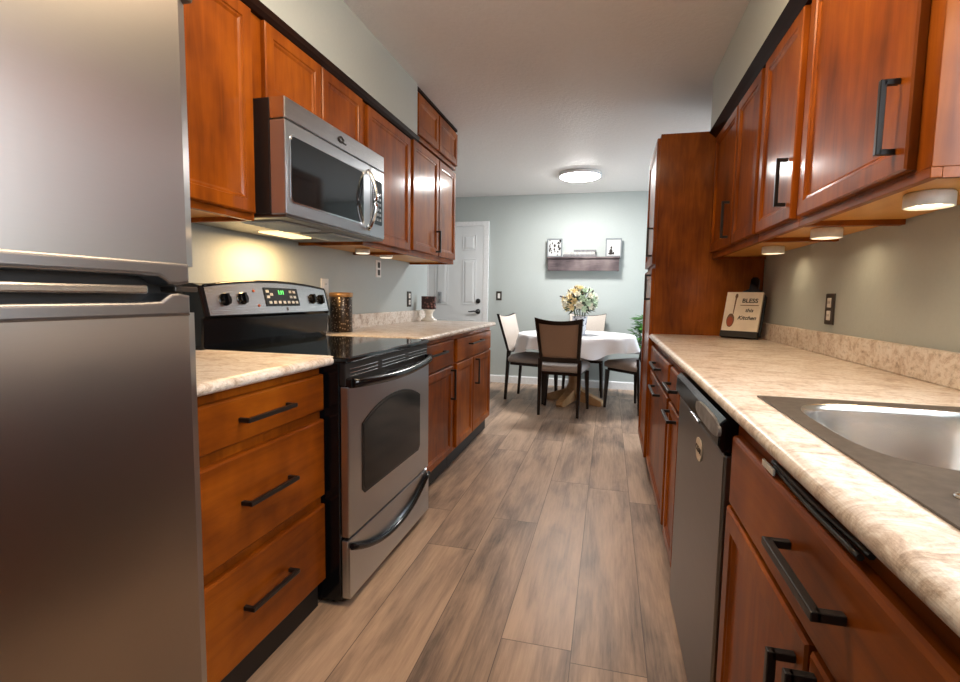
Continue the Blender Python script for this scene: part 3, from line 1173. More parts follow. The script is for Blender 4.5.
# ------------------------------------------------------------------ right side: base cabinets, dishwasher, counter, sink
RB = .266
cabinet('double_door_cabinet', 'wood base cabinet between the dishwasher and the tall pantry', RB, -1, .877, 1.925, YP - .003, Z0, Z1, [
    ('drawer', 2.335, 3.262, .715, .850, (2.62, 2.92, .785, False)), ('drawer', 1.955, 2.262, .715, .850, (2.00, 2.215, .785, False)),
    ('door', 2.335, 3.262, .115, .700, (2.62, 2.92, .655, False)), ('door', 1.955, 2.262, .115, .700, (2.00, 2.215, .668, False))], toe=.06)
cabinet('sink_cabinet', 'wood sink base cabinet nearest on the right under the sink', RB, -1, .877, -.20, 1.188, Z0, Z1, [
    ('false_front', -.12, 1.150, .700, .850, (.604, .790, .787, False)),
    ('door', .706, 1.165, .115, .690, (.46, .655, .737, True)), ('door', .22, .694, .115, .690, (.47, .674, .670, True)), ('door', -.19, .205, .115, .690, None)], toe=.06, body_mat='cherry_level', hollow=True)
dwn = thing('dishwasher', 'stainless dishwasher with black control panel in the right cabinets', 'dishwasher', (.5, 1.55, 0))
DY0, DY1 = 1.194, 1.918
MB().box(.30, .86, DY0 + .004, DY1 - .004, .02, .872, .003).build('body', 'matte_black', dwn)
MB().box(.262, .300, DY0, DY1, .030, .792, .006).build('door', 'steel_dark', dwn)
cpx = MB()
cpx.prism([(.300, .796), (.258, .796), (.248, .812), (.250, .862), (.262, .874), (.300, .874)], 'Y', DY0, DY1, .003)
cpx = cpx.build('control_panel', 'gloss_black', dwn)
ov = []
for i in range(24):
    a = 2 * PI * i / 24
    ov.append((1.335 + .15 * math.copysign(abs(math.cos(a)) ** .6, math.cos(a)), .845 + .021 * math.copysign(abs(math.sin(a)) ** .7, math.sin(a))))
MB().prism(ov, 'X', .2455, .252).build('button_pad', 'button_grey', cpx)
MB().box(.244, .250, 1.43, 1.56, .803, .811, .002).build('latch_slot', 'steel_light', cpx)
mg = MB()
ovl = [(1.482 + .042 * math.copysign(abs(math.cos(a)) ** .7, math.cos(a)), .720 + .031 * math.copysign(abs(math.sin(a)) ** .8, math.sin(a))) for a in [2 * PI * i / 24 for i in range(24)]]
mgo = thing('magnet_sign', 'oval cream magnet with dark lettering on the dishwasher door', 'magnet', (.26, 1.482, .720))
mg.prism(ovl, 'X', .2585, .2618)
mg.build('plate', 'paper_cream', mgo)
text_mesh('lettering', 'CLEAN', .024, 'ink_dark', mgo, frame_mtx((.2582, 1.482, .720), (0, -1, 0), (0, 0, 1)))

# counter, cut round the sink opening
RN = .253
SKX0, SKX1, SKY0, SKY1 = .333, .805, .30, 1.238
rc = thing('countertop', 'long mottled stone-look countertop along the right wall with the sink', 'countertop', (.57, 1.2, .88))
slab = MB()
pr_ = counter_prof(-1, .879, RN)
slab.prism(pr_, 'Y', SKY1 - .02, YP - .003)
slab.prism(pr_, 'Y', -.9, SKY0 + .02)
front = counter_prof(-1, SKX0 + .02, RN)
slab.prism(front, 'Y', SKY0 + .02, SKY1 - .02)
slab.box(SKX1 - .02, .879, SKY0 + .02, SKY1 - .02, .887, CT)
slab.build('slab', 'laminate_stone', rc)
MB().box(.855, .8795, -.9, YP - .003, CT, 1.011, .004).build('backsplash', 'laminate_stone', rc)

sk = thing('sink', 'dark rimmed double bowl sink set into the right counter', 'sink', (.57, .77, CT))


def bowl_outline(y0, y1, x0, x1, n=40):
    """bowl outline, counter side bowed out in the middle"""
    pts = []
    cx, cy = (x0 + x1) / 2, (y0 + y1) / 2
    for i in range(n):
        a = 2 * PI * i / n
        c_, s_ = math.cos(a), math.sin(a)
        e = .34
        pts.append((cx + (x1 - x0) / 2 * math.copysign(abs(c_) ** e, c_) , cy + (y1 - y0) / 2 * math.copysign(abs(s_) ** .5, s_)))
    return pts


def bowl_outline_d(y0, y1, x0, x1, n=48):
    pts = []
    cx, cy = (x0 + x1) / 2, (y0 + y1) / 2
    for i in range(n):
        a = 2 * PI * i / n
        c_, s_ = math.cos(a), math.sin(a)
        ex, ey = .55, .55
        pts.append((cx + (x1 - x0) / 2 * math.copysign(abs(c_) ** ex, c_), cy + (y1 - y0) / 2 * math.copysign(abs(s_) ** ey, s_)))
    return pts


B1 = bowl_outline_d(.745, 1.190, .366, .765)
B2 = bowl_outline_d(.335, .720, .470, .765)
# rim plate with two holes: ring of quads from each bowl outline to a rectangle half
rim = MB()


def rim_half(out, y0, y1, x0, x1, zt, zb):
    n = len(out)
    cx, cy = (x0 + x1) / 2, (y0 + y1) / 2
    sq = []
    for (x, y) in out:
        dx, dy = x - cx, y - cy
        k_ = min(((x1 - x0) / 2) / max(abs(dx), 1e-9), ((y1 - y0) / 2) / max(abs(dy), 1e-9))
        sq.append((cx + dx * k_, cy + dy * k_))
    # snap nearest to corners
    for cxx in (x0, x1):
        for cyy in (y0, y1):
            j = min(range(n), key=lambda i: (sq[i][0] - cxx) ** 2 + (sq[i][1] - cyy) ** 2)
            sq[j] = (cxx, cyy)
    rim.rings([[(x, y, zb) for x, y in sq], [(x, y, zt) for x, y in sq], [(x, y, zt) for x, y in out], [(x + (cx - x) * .02, y + (cy - y) * .02, zt - .006) for x, y in out]], cap0=False, cap1=False)


ymid = .7325
rim_half(B1, ymid, SKY1, SKX0, SKX1, CT + .0035, CT + .0004)
rim_half(B2, SKY0, ymid, SKX0, SKX1, CT + .0035, CT + .0004)
rim = rim.build('rim', 'sink_rim', sk)
for out in (B1, B2):
    cx = sum(p[0] for p in out) / len(out)
    cy = sum(p[1] for p in out) / len(out)
    LL = []
    for (sc_, z) in ((1.0, CT + .0037), (.975, CT + .0015), (.965, CT - .01), (.94, CT - .10), (.90, CT - .155), (.82, CT - .172), (.12, CT - .178)):
        LL.append([(cx + (x - cx) * sc_, cy + (y - cy) * sc_, z) for x, y in out])
    b_ = MB()
    b_.rings(LL, cap0=False, cap1=True, smooth=True)
    b_ = b_.build('bowl', 'bowl_steel', sk)
    MB().lathe([(.042, CT - .177), (.042, CT - .1745), (.034, CT - .174), (.03, CT - .177), (0, CT - .178)], cx, cy, 24).build('drain', 'chrome', b_)
MB().lathe([(.015, CT + .003), (.015, CT + .006), (.011, CT + .0075), (0, CT + .0077)], .392, .648, 20).build('hole_cover', 'chrome', sk)

# cord tucked behind the false front
cd = MB()
for k_, (dz, dx) in enumerate(((0, 0), (.006, .004))):
    cd.tube([(.274 + dx + .004 * math.sin(9 * y + k_ * 2), y, .8605 + dz + .004 * math.sin(14 * y + k_)) for y in [.60 + .022 * j for j in range(15)]], .0042, 6)
single('cord', cd, 'cord_black', 'black cord tucked along the gap above the sink cabinet front', 'cord', (.276, .76, .8605))
tg = MB()
tg.box(.268, .272, .885, .945, .853, .864, .001)
single('plastic_tab', tg, 'white_plastic', 'small pale tab in the gap above the sink cabinet front', 'tab', (.270, .915, .858))

# ------------------------------------------------------------------ recipe-style sign on the right counter
sg = thing('counter_sign', 'cream sign with spoon and lettering leaning on the counter by the pantry', 'sign', (.735, 3.10, CT))
th = math.radians(33)
lean = math.radians(17)
xd = Vector((math.cos(th), -math.sin(th), 0))
nb = Vector((math.sin(th), math.cos(th), 0))     # away from the viewer
ud_ = (Vector((0, 0, 1)) * math.cos(lean) + nb * math.sin(lean)).normalized()
nf = xd.cross(ud_)
o0 = Vector((.634, 3.145, CT + .0430))
SW, SH = .192, .230


def sgp(u, v_, d):
    return o0 + xd * u + ud_ * v_ + nf * d


def sg_box(u0, u1, v0, v1, d0, d1):
    mb = MB()
    mb.rings([[sgp(u, v_, d0) for u, v_ in ((u0, v0), (u1, v0), (u1, v1), (u0, v1))], [sgp(u, v_, d1) for u, v_ in ((u0, v0), (u1, v0), (u1, v1), (u0, v1))]])
    return mb


pl = sg_box(0, SW, 0, SH, -.018, 0).build('plaque', 'paper_cream', sg)
MB().rings([[sgp(u, v_, d) for u, v_ in ((-.002, -.034), (SW + .002, -.034), (SW + .002, 0), (-.002, 0))] for d in (-.03, .004)]).build('base', 'toe_black', sg)
# black paddle board standing behind
pb = MB()
pb.rings([[sgp(u, v_, d) for u, v_ in ((.075, -.022), (SW + .012, -.022), (SW + .012, .21), (SW - .015, .245), (.155, .255), (.152, .312), (.140, .325), (.118, .325), (.108, .312), (.106, .255), (.075, .24))] for d in (-.034, -.019)])
pb.build('paddle_board', 'gloss_black', sg)
sp = MB()
sp.rings([[sgp(u, v_, d) for u, v_ in ((.049, .10), (.053, .10), (.058, .19), (.063, .205), (.060, .220), (.051, .220), (.047, .205), (.050, .19))] for d in (0, .0015)])
sp.build('spoon_handle', 'spoon_brown', pl)
bw = [(.041 + .021 * math.cos(a), .062 + .040 * math.sin(a)) for a in [2 * PI * i / 18 for i in range(18)]]
MB().rings([[sgp(u, v_, d) for u, v_ in bw] for d in (0, .0016)]).build('spoon_bowl', 'spoon_brown', pl)
bw = [(.040 + .016 * math.cos(a), .055 + .028 * math.sin(a)) for a in [2 * PI * i / 18 for i in range(18)]]
MB().rings([[sgp(u, v_, d) for u, v_ in bw] for d in (0.001, .0022)]).build('spoon_filling', 'ink_red', pl)
for s_, sz, u, v_, sh in (('BLESS', .034, .130, .178, 0), ('this', .029, .134, .122, .2), ('Kitchen', .031, .126, .078, .35)):
    text_mesh('lettering', s_, sz, 'ink_dark', pl, frame_mtx(sgp(u, v_, .001), xd, ud_), shear=sh)
sg_box(.082, .178, .150, .154, 0, .0012).build('flourish', 'spoon_brown', pl)


# ------------------------------------------------------------------ outlets and plates
def wall_plate(name, label, pos, normal, mat_plate, w_, h_, inserts, mat_ins, cat='outlet'):
    p = Vector(pos)
    n = Vector(normal)
    u = Vector((0, 0, 1)).cross(n)
    t = thing(name, label, cat, pos)

    def bx(u0, u1, z0, z1, d0, d1, shrink=.0):
        mb = MB()
        mb.rings([[p + u * a + Vector((0, 0, b_)) + n * d0 for a, b_ in ((u0, z0), (u1, z0), (u1, z1), (u0, z1))],
                  [p + u * a + Vector((0, 0, b_)) + n * d1 for a, b_ in ((u0 + shrink, z0 + shrink), (u1 - shrink, z0 + shrink), (u1 - shrink, z1 - shrink), (u0 + shrink, z1 - shrink))]])
        return mb
    pl_ = bx(-w_ / 2, w_ / 2, -h_ / 2, h_ / 2, .0005, .006, .003).build('cover_plate', mat_plate, t)
    for (a0, a1, b0, b1, nm) in inserts:
        i_ = bx(a0, a1, b0, b1, .005, .009, .002).build(nm, mat_ins, t)
        if nm == 'receptacle':
            sl = MB()
            for q_ in (-.006, .006):
                c = (a0 + a1) / 2 + q_
                for v in ((b0 + b1) / 2,):
                    sl.rings([[p + u * a + Vector((0, 0, b_)) + n * d for a, b_ in ((c - .001, v - .004), (c + .001, v - .004), (c + .001, v + .006), (c - .001, v + .006))] for d in (.0088, .0096)])
            sl.build('socket_slot', 'ink_dark', i_)
    return t


REC = [(-.017, .017, .006, .046, 'receptacle'), (-.017, .017, -.046, -.006, 'receptacle')]
wall_plate('outlet', 'dark bronze outlet with white receptacles on the right wall', (WR, 2.347, 1.106), (-1, 0, 0), 'bronze_plate', .082, .128, REC, 'white_plastic')
wall_plate('outlet', 'pale outlet high on the left wall under the wall cabinets', (WL, 3.275, 1.318), (1, 0, 0), 'white_plastic', .078, .120, REC, 'bronze_plate')
wall_plate('outlet', 'white outlet on the left wall behind the perforated canister', (WL, 2.58, 1.165), (1, 0, 0), 'white_plastic', .078, .120, REC, 'white_plastic')
wall_plate('outlet', 'dark outlet low on the left wall near the white pedestal', (WL, 3.84, 1.105), (1, 0, 0), 'bronze_plate', .085, .125, REC, 'white_plastic')
wall_plate('light_switch', 'dark switch plate with white toggle on the far wall by the door', (-1.397, YF, 1.147), (0, -1, 0), 'bronze_plate', .072, .118, [(-.016, .016, -.033, .033, 'rocker')], 'white_plastic', 'switch')
wall_plate('wall_plate', 'small grey plate on the lower left panel of the white door', (-2.205, YF - .034, 1.115), (0, -1, 0), 'grey_plate', .055, .15, [(-.012, .012, .02, .055, 'rocker'), (-.012, .012, -.055, -.02, 'rocker')], 'frame_silver', 'plate')

# ------------------------------------------------------------------ things on the left counter
jr = thing('canister', 'brown perforated metal canister with tan rim beside the stove', 'canister', (-1.485, 2.60, CT))
MB().lathe([(.058, CT + .0006), (.062, CT + .004), (.062, CT + .205), (.060, CT + .208)], -1.485, 2.60, 36).build('body', 'perforated_tin', jr)
MB().lathe([(.063, CT + .200), (.066, CT + .206), (.066, CT + .222), (.060, CT + .226), (.0, CT + .227)], -1.485, 2.60, 36).build('rim', 'brass_rim', jr)
pd = thing('pedestal', 'white turned pedestal at the far back corner of the left counter', 'stand', (-1.47, 4.02, CT))
MB().lathe([(.066, CT + .0006), (.068, CT + .010), (.056, CT + .020), (.036, CT + .034), (.030, CT + .055), (.036, CT + .078), (.050, CT + .092), (.052, CT + .100), (0, CT + .101)], -1.47, 4.02, 32).build('column', 'porcelain', pd)
bxm = MB()
bxm.box(-1.535, -1.415, 4.005, 4.045, CT + .1015, CT + .210, .003)
dc = bxm.build('decor_block', 'plum_pattern')
tag(dc, 'square dark red patterned block standing on the white pedestal', 'decoration')

# ------------------------------------------------------------------ ceiling lamps


def dome(x, y, r, mat, label, drop=0.0):
    t = thing('ceiling_lamp', label, 'lamp', (x, y, ZC))
    zz = ZC - drop
    if drop:
        MB().lathe([(.07, ZC - .0005), (.07, ZC - .02), (.012, ZC - .025), (.012, zz - .002)], x, y, 24).build('stem', 'white_trim', t)
        MB().lathe([(.012, zz), (r * .6, zz - .012), (r, zz - .035), (r * .9, zz - .07), (r * .5, zz - .10), (0, zz - .11)], x, y, 40).build('diffuser', mat, t)
        return t
    MB().lathe([(r, ZC - .0005), (r + .006, ZC - .004), (r + .006, ZC - .034), (r - .003, ZC - .036)], x, y, 40).build('trim_ring', 'white_trim', t)
    MB().lathe([(r - .004, ZC - .035), (r - .012, ZC - .040), (r * .85, ZC - .048), (r * .6, ZC - .056), (r * .3, ZC - .061), (0, ZC - .062)], x, y, 40).build('diffuser', mat, t)
    return t


dome(-.335, 5.46, .212, 'lamp_dining', 'round glowing ceiling lamp over the dining table')
fx_ = thing('ceiling_fill_light', 'unseen long box ceiling light, shaped to fill the near end of the kitchen', 'lamp', (-.15, 1.35, ZC))  # unseen; its long form was added to spread fill light
MB().box(-.76, .47, 1.20, 1.50, ZC - .030, ZC - .0005, .004).build('base_tray', 'white_trim', fx_)
MB().box(-.74, .45, 1.215, 1.485, ZC - .100, ZC - .0305, .02, 3).build('diffuser', 'lamp_kitchen_fill', fx_)

# ------------------------------------------------------------------ dining: table, cloth, vase, flowers
TX, TY, TZ = -.33, 5.50, .745
tb = thing('dining_table', 'round pedestal dining table under a white cloth', 'table', (TX, TY, 0))
MB().lathe([(.57, TZ - .032), (.595, TZ - .026), (.595, TZ - .006), (.585, TZ)], TX, TY, 48).build('tabletop', 'table_oak', tb)
MB().lathe([(.09, .10), (.085, .16), (.062, .22), (.062, .52), (.075, .60), (.12, TZ - .034)], TX, TY, 12, smooth=False).build('column', 'table_oak', tb)
ang = math.atan2(-.144, .345)
for k_ in range(4):
    a = ang + k_ * PI / 2
    dx, dy = math.cos(a), math.sin(a)
    m = MB()
    px_, py_ = -dy, dx
    hw = .038
    prof = [(.04, .03), (.26, .0), (.32, .0), (.335, .02), (.325, .055), (.25, .085), (.08, .15), (.04, .15)]
    A = [(TX + dx * r + px_ * hw, TY + dy * r + py_ * hw, z) for r, z in prof]
    B_ = [(TX + dx * r - px_ * hw, TY + dy * r - py_ * hw, z) for r, z in prof]
    m.rings([A, B_])
    m.build('foot', 'table_oak', tb)

cm = MB()
loops = []
NT = 120


def fold(a):
    return .5 + .5 * math.sin(a * 13 + 1.3 * math.sin(a * 3 + .6))


for (t_, r0) in ((0, .02), (0, .3), (0, .56), (0, .610), (.05, .622), (.25, .624), (.5, .628), (.75, .632), (1.0, .636)):
    lp_ = []
    for i in range(NT):
        a = 2 * PI * i / NT
        f = fold(a)
        r = r0 + t_ * (.078 * (f - .35))
        hem = .165 + .020 * math.sin(4 * a + .5) + .018 * math.sin(9 * a)
        z = TZ + .005 - (.002 if r0 > .604 else 0) - t_ * hem
        lp_.append((TX + r * math.cos(a), TY + r * math.sin(a), z))
    loops.append(lp_)
cm.rings(loops, cap0=True, cap1=False, smooth=True)
single('tablecloth', cm, 'tablecloth_white', 'white cloth draped in folds over the round dining table', 'tablecloth', (TX, TY, TZ))

VX, VY, VZ = -.285, 5.36, TZ + .005
vs = thing('vase', 'patterned white and blue vase on the dining table', 'vase', (VX, VY, VZ))
MB().lathe([(.052, VZ), (.058, VZ + .008), (.066, VZ + .07), (.074, VZ + .16), (.080, VZ + .195), (.076, VZ + .195), (.068, VZ + .15), (.05, VZ + .02), (0, VZ + .02)], VX, VY, 32).build('body', 'vase_pattern', vs)

BC = Vector((VX - .005, VY, VZ + .325))


def flower_mesh(name, mat):
    mb = MB()
    for ring_, (n, r, tilt) in enumerate(((6, .050, .30), (5, .038, .75), (4, .022, 1.2))):
        for k_ in range(n):
            a = 2 * PI * k_ / n + ring_ * .4
            d = Vector((math.cos(a) * math.cos(tilt), math.sin(a) * math.cos(tilt), math.sin(tilt)))
            s_ = Vector((-math.sin(a), math.cos(a), 0))
            w_ = r * .42
            nrm = d.cross(s_)
            pts = [Vector((0, 0, 0)), d * r * .5 + s_ * w_ * .8 - nrm * .006, d * r * .85 + s_ * w_ * .45, d * r * 1.08 + nrm * .010, d * r * .85 - s_ * w_ * .45, d * r * .5 - s_ * w_ * .8 - nrm * .006]
            back = [p - nrm * .0015 for p in pts]
            mb.rings([back, pts])
    mb.lathe([(.004, -.05), (.006, -.012), (.012, 0), (.008, .012), (0, .016)], 0, 0, 8)
    return mb


kinds = {
    'peach': ('petal_peach', 'peach flower on the left of the bouquet in the patterned vase', 'peach flowers in the bouquet'),
    'ivory': ('petal_ivory', 'ivory flower in the bouquet in the patterned vase', 'ivory flowers in the bouquet'),
    'mint': ('petal_mint', 'pale green flower on the right of the bouquet in the vase', 'pale green flowers in the bouquet')}
proto = {}
for kk in range(46):
    z_ = 1 - 1.35 * (kk + .5) / 46
    az = kk * 2.39996
    rr = math.sqrt(max(0, 1 - z_ * z_))
    d = Vector((rr * math.cos(az), rr * math.sin(az), z_))
    pos = BC + Vector((d.x * .165, d.y * .165, d.z * .178)) * random.uniform(.85, 1.08)
    knd = 'ivory' if kk % 3 == 0 else ('peach' if d.x < .12 else 'mint')
    if knd == 'peach' and d.x > .05:
        knd = 'ivory'
    mname, lb, grp = kinds[knd]
    if knd not in proto:
        o = flower_mesh('flower', mname).build('flower', mname)
        proto[knd] = o
        tag(o, lb, 'flower', grp)
    else:
        o = proto[knd].copy()
        COL.objects.link(o)
    o.location = pos
    o.rotation_mode = 'QUATERNION'
    o.rotation_quaternion = d.to_track_quat('Z', 'Y')
    s_ = random.uniform(.72, .98)
    o.scale = (s_, s_, s_)
fo = MB()
for j in range(150):
    d = Vector((random.gauss(0, 1), random.gauss(0, 1), random.gauss(.1, .8))).normalized()
    if d.z < -.75:
        continue
    base = BC + d * .05
    tip = BC + Vector((d.x * .20, d.y * .20, d.z * .175)) * random.uniform(.7, 1.0)
    s_ = d.cross(Vector((random.random(), random.random(), random.random()))).normalized() * .013
    mid = (base + tip) / 2
    fo.rings([[base, mid + s_, tip, mid - s_], [base - d.cross(s_) * .1, mid + s_ - d.cross(s_) * .1, tip - d.cross(s_) * .1, mid - s_ - d.cross(s_) * .1]])
for j in range(12):
    a = 2 * PI * j / 12
    fo.tube([(VX + .03 * math.cos(a), VY + .03 * math.sin(a), VZ + .03), (VX + .05 * math.cos(a), VY + .05 * math.sin(a), VZ + .19), (BC.x + .07 * math.cos(a), BC.y + .07 * math.sin(a), BC.z - .04)], .003, 5)
fol = fo.build('bouquet_foliage', 'leaf_dark')
tag(fol, 'dark green leaves and stems of the bouquet in the vase', 'leaves', None, 'stuff')
for (dx, dz) in ((-.20, .075), (-.12, .14), (-.055, .175), (.10, .155), (.135, .135), (.06, .165)):
    m = MB()
    p0 = BC + Vector((dx * .45, -.04, dz * .45))
    p1 = BC + Vector((dx, -.06, dz))
    m.tube([p0, (p0 + p1) / 2 + Vector((0, 0, .008)), p1], [.003, .004, .003], 5)
    for q_ in range(5):
        c_ = p0.lerp(p1, .6 + .1 * q_)
        m.lathe([(0, c_.z - .010), (.008, c_.z), (0, c_.z + .010)], c_.x, c_.y, 6)
    o = m.build('sprig', 'sprig_plum')
    tag(o, 'thin dark sprig sticking out of the bouquet in the vase', 'sprig', 'dark sprigs in the bouquet')


# ------------------------------------------------------------------ dining chairs
def make_chair(label, back_in='linen', back_out='taupe_linen', seat='grey_seat'):
    """faces +Y, origin on the floor under the seat centre"""
    t = thing('dining_chair', label, 'chair', (0, 0, 0), None)
    # seat cushion, domed
    ls = []
    for (ins, z) in ((.012, .4245), (-.004, .435), (-.007, .460), (-.004, .482), (.02, .500), (.07, .510), (.14, .513)):
        pts = []
        for (x, y) in rrect(-.235 + ins, .235 - ins, -.215 + ins, .235 - ins, max(.012, .04 - ins * .2), 4):
            k_ = 1 - .10 * ((.235 - y) / .45)
            pts.append((x * k_, y, z))
        ls.append(pts)
    MB().rings(ls, smooth=True).build('seat', seat, t)
    ap = MB()
    ap.prism([(-.185, -.19), (.185, -.19), (.205, .205), (-.205, .205)], 'Z', .392, .424, .004)
    ap.build('seat_frame', 'chair_espresso', t)
    for sx in (-1, 1):
        MB().bar((sx * .205, .205, .40), (sx * .222, .212, 0), .040, .040, .024, .024, .003).build('leg', 'chair_espresso', t)
        MB().bar((sx * .190, -.205, .55), (sx * .187, -.240, 0), .040, .034, .026, .026, .003).build('leg', 'chair_espresso', t)
    # back frame: outer and inner outlines, leaning back, gently curved in plan

    def bpt(u, v_, d):
        """u -1..1 across, v 0..1 up"""
        hw = .190 + .035 * v_
        z = .520 + .428 * v_ - .030 * v_ * (1 - u * u) * (v_ ** 3)
        y = -.205 - .125 * v_ - .022 * (1 - u * u)
        return (u * hw, y + d, z)
    n = 10
    out, inn = [], []
    mu = .155
    v0, v1 = .11, .885
    for i in range(n + 1):
        u = -1 + 2 * i / n
        out.append((u, 0.0)); inn.append((u * (1 - mu) / 1, v0))
    for i in range(1, n):
        v_ = i / n
        out.append((1, v_)); inn.append((1 - mu, v0 + (v1 - v0) * v_))
    for i in range(n + 1):
        u = 1 - 2 * i / n
        out.append((u, 1.0)); inn.append((u * (1 - mu), v1))
    for i in range(1, n):
        v_ = 1 - i / n
        out.append((-1, v_)); inn.append((-(1 - mu), v0 + (v1 - v0) * v_))
    fm = MB()
    fm.rings([[bpt(u, v_, -.016) for u, v_ in inn], [bpt(u, v_, -.016) for u, v_ in out], [bpt(u, v_, .014) for u, v_ in out], [bpt(u, v_, .014) for u, v_ in inn], [bpt(u, v_, -.016) for u, v_ in inn]], False, False)
    fm.build('back_frame', 'chair_espresso', t)

    def pad(d0, d1, over, full=False):
        mb = MB()
        nu, nv = 9, 9
        u0, u1 = -(1 - mu) - over, (1 - mu) + over
        w0, w1 = v0 - over * .5, v1 + over * .5
        if full:
            u0, u1, w0, w1 = -.985, .985, .03, .985
        grid = []
        tt = bmesh.new()
        for j in range(nv + 1):
            row_ = []
            for i in range(nu + 1):
                a, b_ = i / nu, j / nv
                puff = (4 * a * (1 - a)) ** .35 * (4 * b_ * (1 - b_)) ** .35
                row_.append(tt.verts.new(bpt(u0 + (u1 - u0) * a, w0 + (w1 - w0) * b_, d0 + (d1 - d0) * puff)))
            grid.append(row_)
        for j in range(nv):
            for i in range(nu):
                f = tt.faces.new((grid[j][i], grid[j][i + 1], grid[j + 1][i + 1], grid[j + 1][i]))
                f.smooth = True
        if d1 > d0:
            bmesh.ops.reverse_faces(tt, faces=tt.faces)
        mb.merge(tt)
        return mb
    # front upholstery and rear upholstery, as two faces of the padded back
    pf = pad(.0145, .032, .01, True).build('back_cushion', back_in, t)
    pr2 = pad(-.004, -.012, .0).build('back_panel', back_out, t)
    pr2['label'] = 'taupe fabric on the rear of the backrest'
    return t


ch = make_chair('dining chair with its upholstered back turned to the kitchen')
ch.location = (-.412, 5.005, 0)
ch.rotation_euler = (0, 0, math.radians(-5))
for (x, y, ang_, lb) in ((-.80, 5.54, math.radians(-103), 'dining chair at the left side of the round table, nearest the white door'),
                         (.305, 5.34, math.radians(43), 'dining chair on the right of the table, partly hidden by the pantry'),
                         (-.255, 6.06, math.radians(178), 'dining chair behind the table, against the far wall')):
    c_ = copy_tree(ch)
    c_.location = (x, y, 0)
    c_.rotation_euler = (0, 0, ang_)
    c_['label'] = lb

# ------------------------------------------------------------------ far wall shelf and what is on it
sh = thing('wall_shelf', 'weathered dark wood ledge shelf on the far wall', 'shelf', (-.33, YF, 1.56))
MB().box(-.768, .118, YF - .125, YF - .001, 1.622, 1.642, .003).build('top_board', 'weathered_board', sh)
MB().box(-.755, .108, YF - .105, YF - .080, 1.470, 1.6215, .003).build('front_board', 'weathered_board', sh)
for x in (-.755, .086):
    MB().box(x, x + .022, YF - .080, YF - .001, 1.470, 1.6215, .002).build('side_board', 'weathered_board', sh)


def picture(x0, x1, z0, z1, label, art):
    t = thing('picture_frame', label, 'picture', ((x0 + x1) / 2, YF - .06, z0))
    y0 = YF - .055
    f = MB()
    b_ = .016
    f.box(x0, x1, y0 - .012, y0 + .012, z0, z0 + b_, .002).box(x0, x1, y0 - .012, y0 + .012, z1 - b_, z1, .002)
    f.box(x0, x0 + b_, y0 - .012, y0 + .012, z0 + b_, z1 - b_, .002).box(x1 - b_, x1, y0 - .012, y0 + .012, z0 + b_, z1 - b_, .002)
    f.build('frame', 'frame_silver', t)
    pp = MB().box(x0 + b_, x1 - b_, y0 - .004, y0 + .010, z0 + b_, z1 - b_).build('picture', 'paper_white', t)
    m = MB()
    for (cx, cz, rx, rz) in art:
        m.rings([[(x0 + (x1 - x0) * cx + rx * math.cos(a), y, z0 + (z1 - z0) * cz + rz * math.sin(a)) for a in [2 * PI * i / 12 for i in range(12)]] for y in (y0 - .0035, y0 - .006)])
    m.build('print', 'ink_dark', pp)


random.seed(11)
art1 = [(random.uniform(.66, .86), random.uniform(.1, .9), random.uniform(.006, .014), random.uniform(.006, .02)) for _ in range(14)] + [(random.uniform(.16, .34), random.uniform(.1, .9), random.uniform(.005, .010), random.uniform(.006, .018)) for _ in range(12)] + [(.5, .62, .014, .02), (.48, .42, .010, .016), (.52, .30, .006, .012)]
picture(-.775, -.585, 1.6425, 1.872, 'silver framed picture with dark blotches, left end of the shelf', art1)
art2 = [(.34, .30, .020, .030), (.36, .50, .012, .016), (.33, .18, .030, .014), (.50, .20, .010, .018)]
picture(-.060, .132, 1.6425, 1.868, 'silver framed white picture with small dark figure, right end of the shelf', art2)
z = 1.6425
bk = [(-.570, -.165, .028, 'book_grey', 'wide grey book at the bottom of the flat stack on the shelf'),
      (-.560, -.185, .030, 'book_pale', 'pale book in the middle of the flat stack on the shelf'),
      (-.440, -.170, .026, 'book_grey', 'short grey book on top of the flat stack on the shelf')]
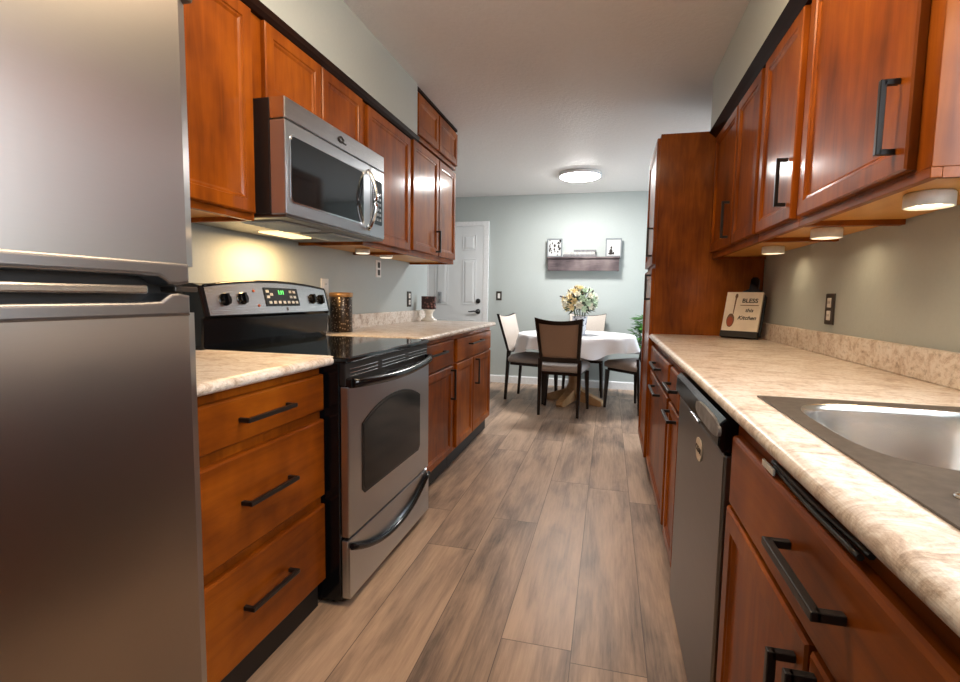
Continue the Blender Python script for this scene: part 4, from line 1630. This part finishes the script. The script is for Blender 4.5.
for (x0, x1, hh, mt, lb) in bk:
    t = thing('book', lb, 'book', ((x0 + x1) / 2, YF - .06, z), 'books lying on the shelf')
    mb = MB()
    mb.box(x0, x1, YF - .115, YF - .010, z + .0005, z + .004).box(x0, x1, YF - .115, YF - .010, z + hh - .004, z + hh - .0002).box(x0, x1, YF - .118, YF - .113, z + .0005, z + hh - .0002, .001)
    mb.build('cover', mt, t)
    MB().box(x0 + .004, x1 - .004, YF - .112, YF - .014, z + .004, z + hh - .004).build('pages', 'paper_white', t)
    z += hh

# ------------------------------------------------------------------ potted plant beyond the pantry
PXX, PYY = .475, 6.02
pp = thing('potted_plant', 'leafy green potted plant showing beside the pantry edge', 'plant', (PXX, PYY, 0))
MB().lathe([(.10, 0), (.115, .01), (.145, .30), (.155, .32), (.145, .32), (.13, .28), (0, .28)], PXX, PYY, 32).build('pot', 'pot_grey', pp)
fo = MB()
random.seed(5)
for j in range(430):
    a = random.uniform(0, 2 * PI)
    el = random.uniform(-.3, 1.0)
    rr = random.uniform(.03, .19)
    c_ = Vector((PXX + rr * math.cos(a), PYY + rr * math.sin(a), random.uniform(.56, .93)))
    d = Vector((math.cos(a), math.sin(a), random.uniform(-.6, .6))).normalized()
    s_ = d.cross(Vector((0, 0, 1))).normalized() * random.uniform(.022, .036)
    ln = random.uniform(.06, .10)
    up = s_.cross(d).normalized() * .006
    fo.rings([[c_, c_ + d * ln * .4 + s_ + up, c_ + d * ln, c_ + d * ln * .4 - s_ + up], [c_ - up * .2, c_ + d * ln * .4 + s_ + up * .6, c_ + d * ln - up * .2, c_ + d * ln * .4 - s_ + up * .6]])
fo.build('foliage', 'leaf_green', pp)
stm = MB()
for j in range(14):
    a = 2 * PI * j / 14
    stm.tube([(PXX + .02 * math.cos(a), PYY + .02 * math.sin(a), .28), (PXX + .07 * math.cos(a), PYY + .07 * math.sin(a), .55), (PXX + .14 * math.cos(a), PYY + .14 * math.sin(a), .80)], [.006, .005, .003], 5)
stm.build('stem', 'leaf_dark', pp)
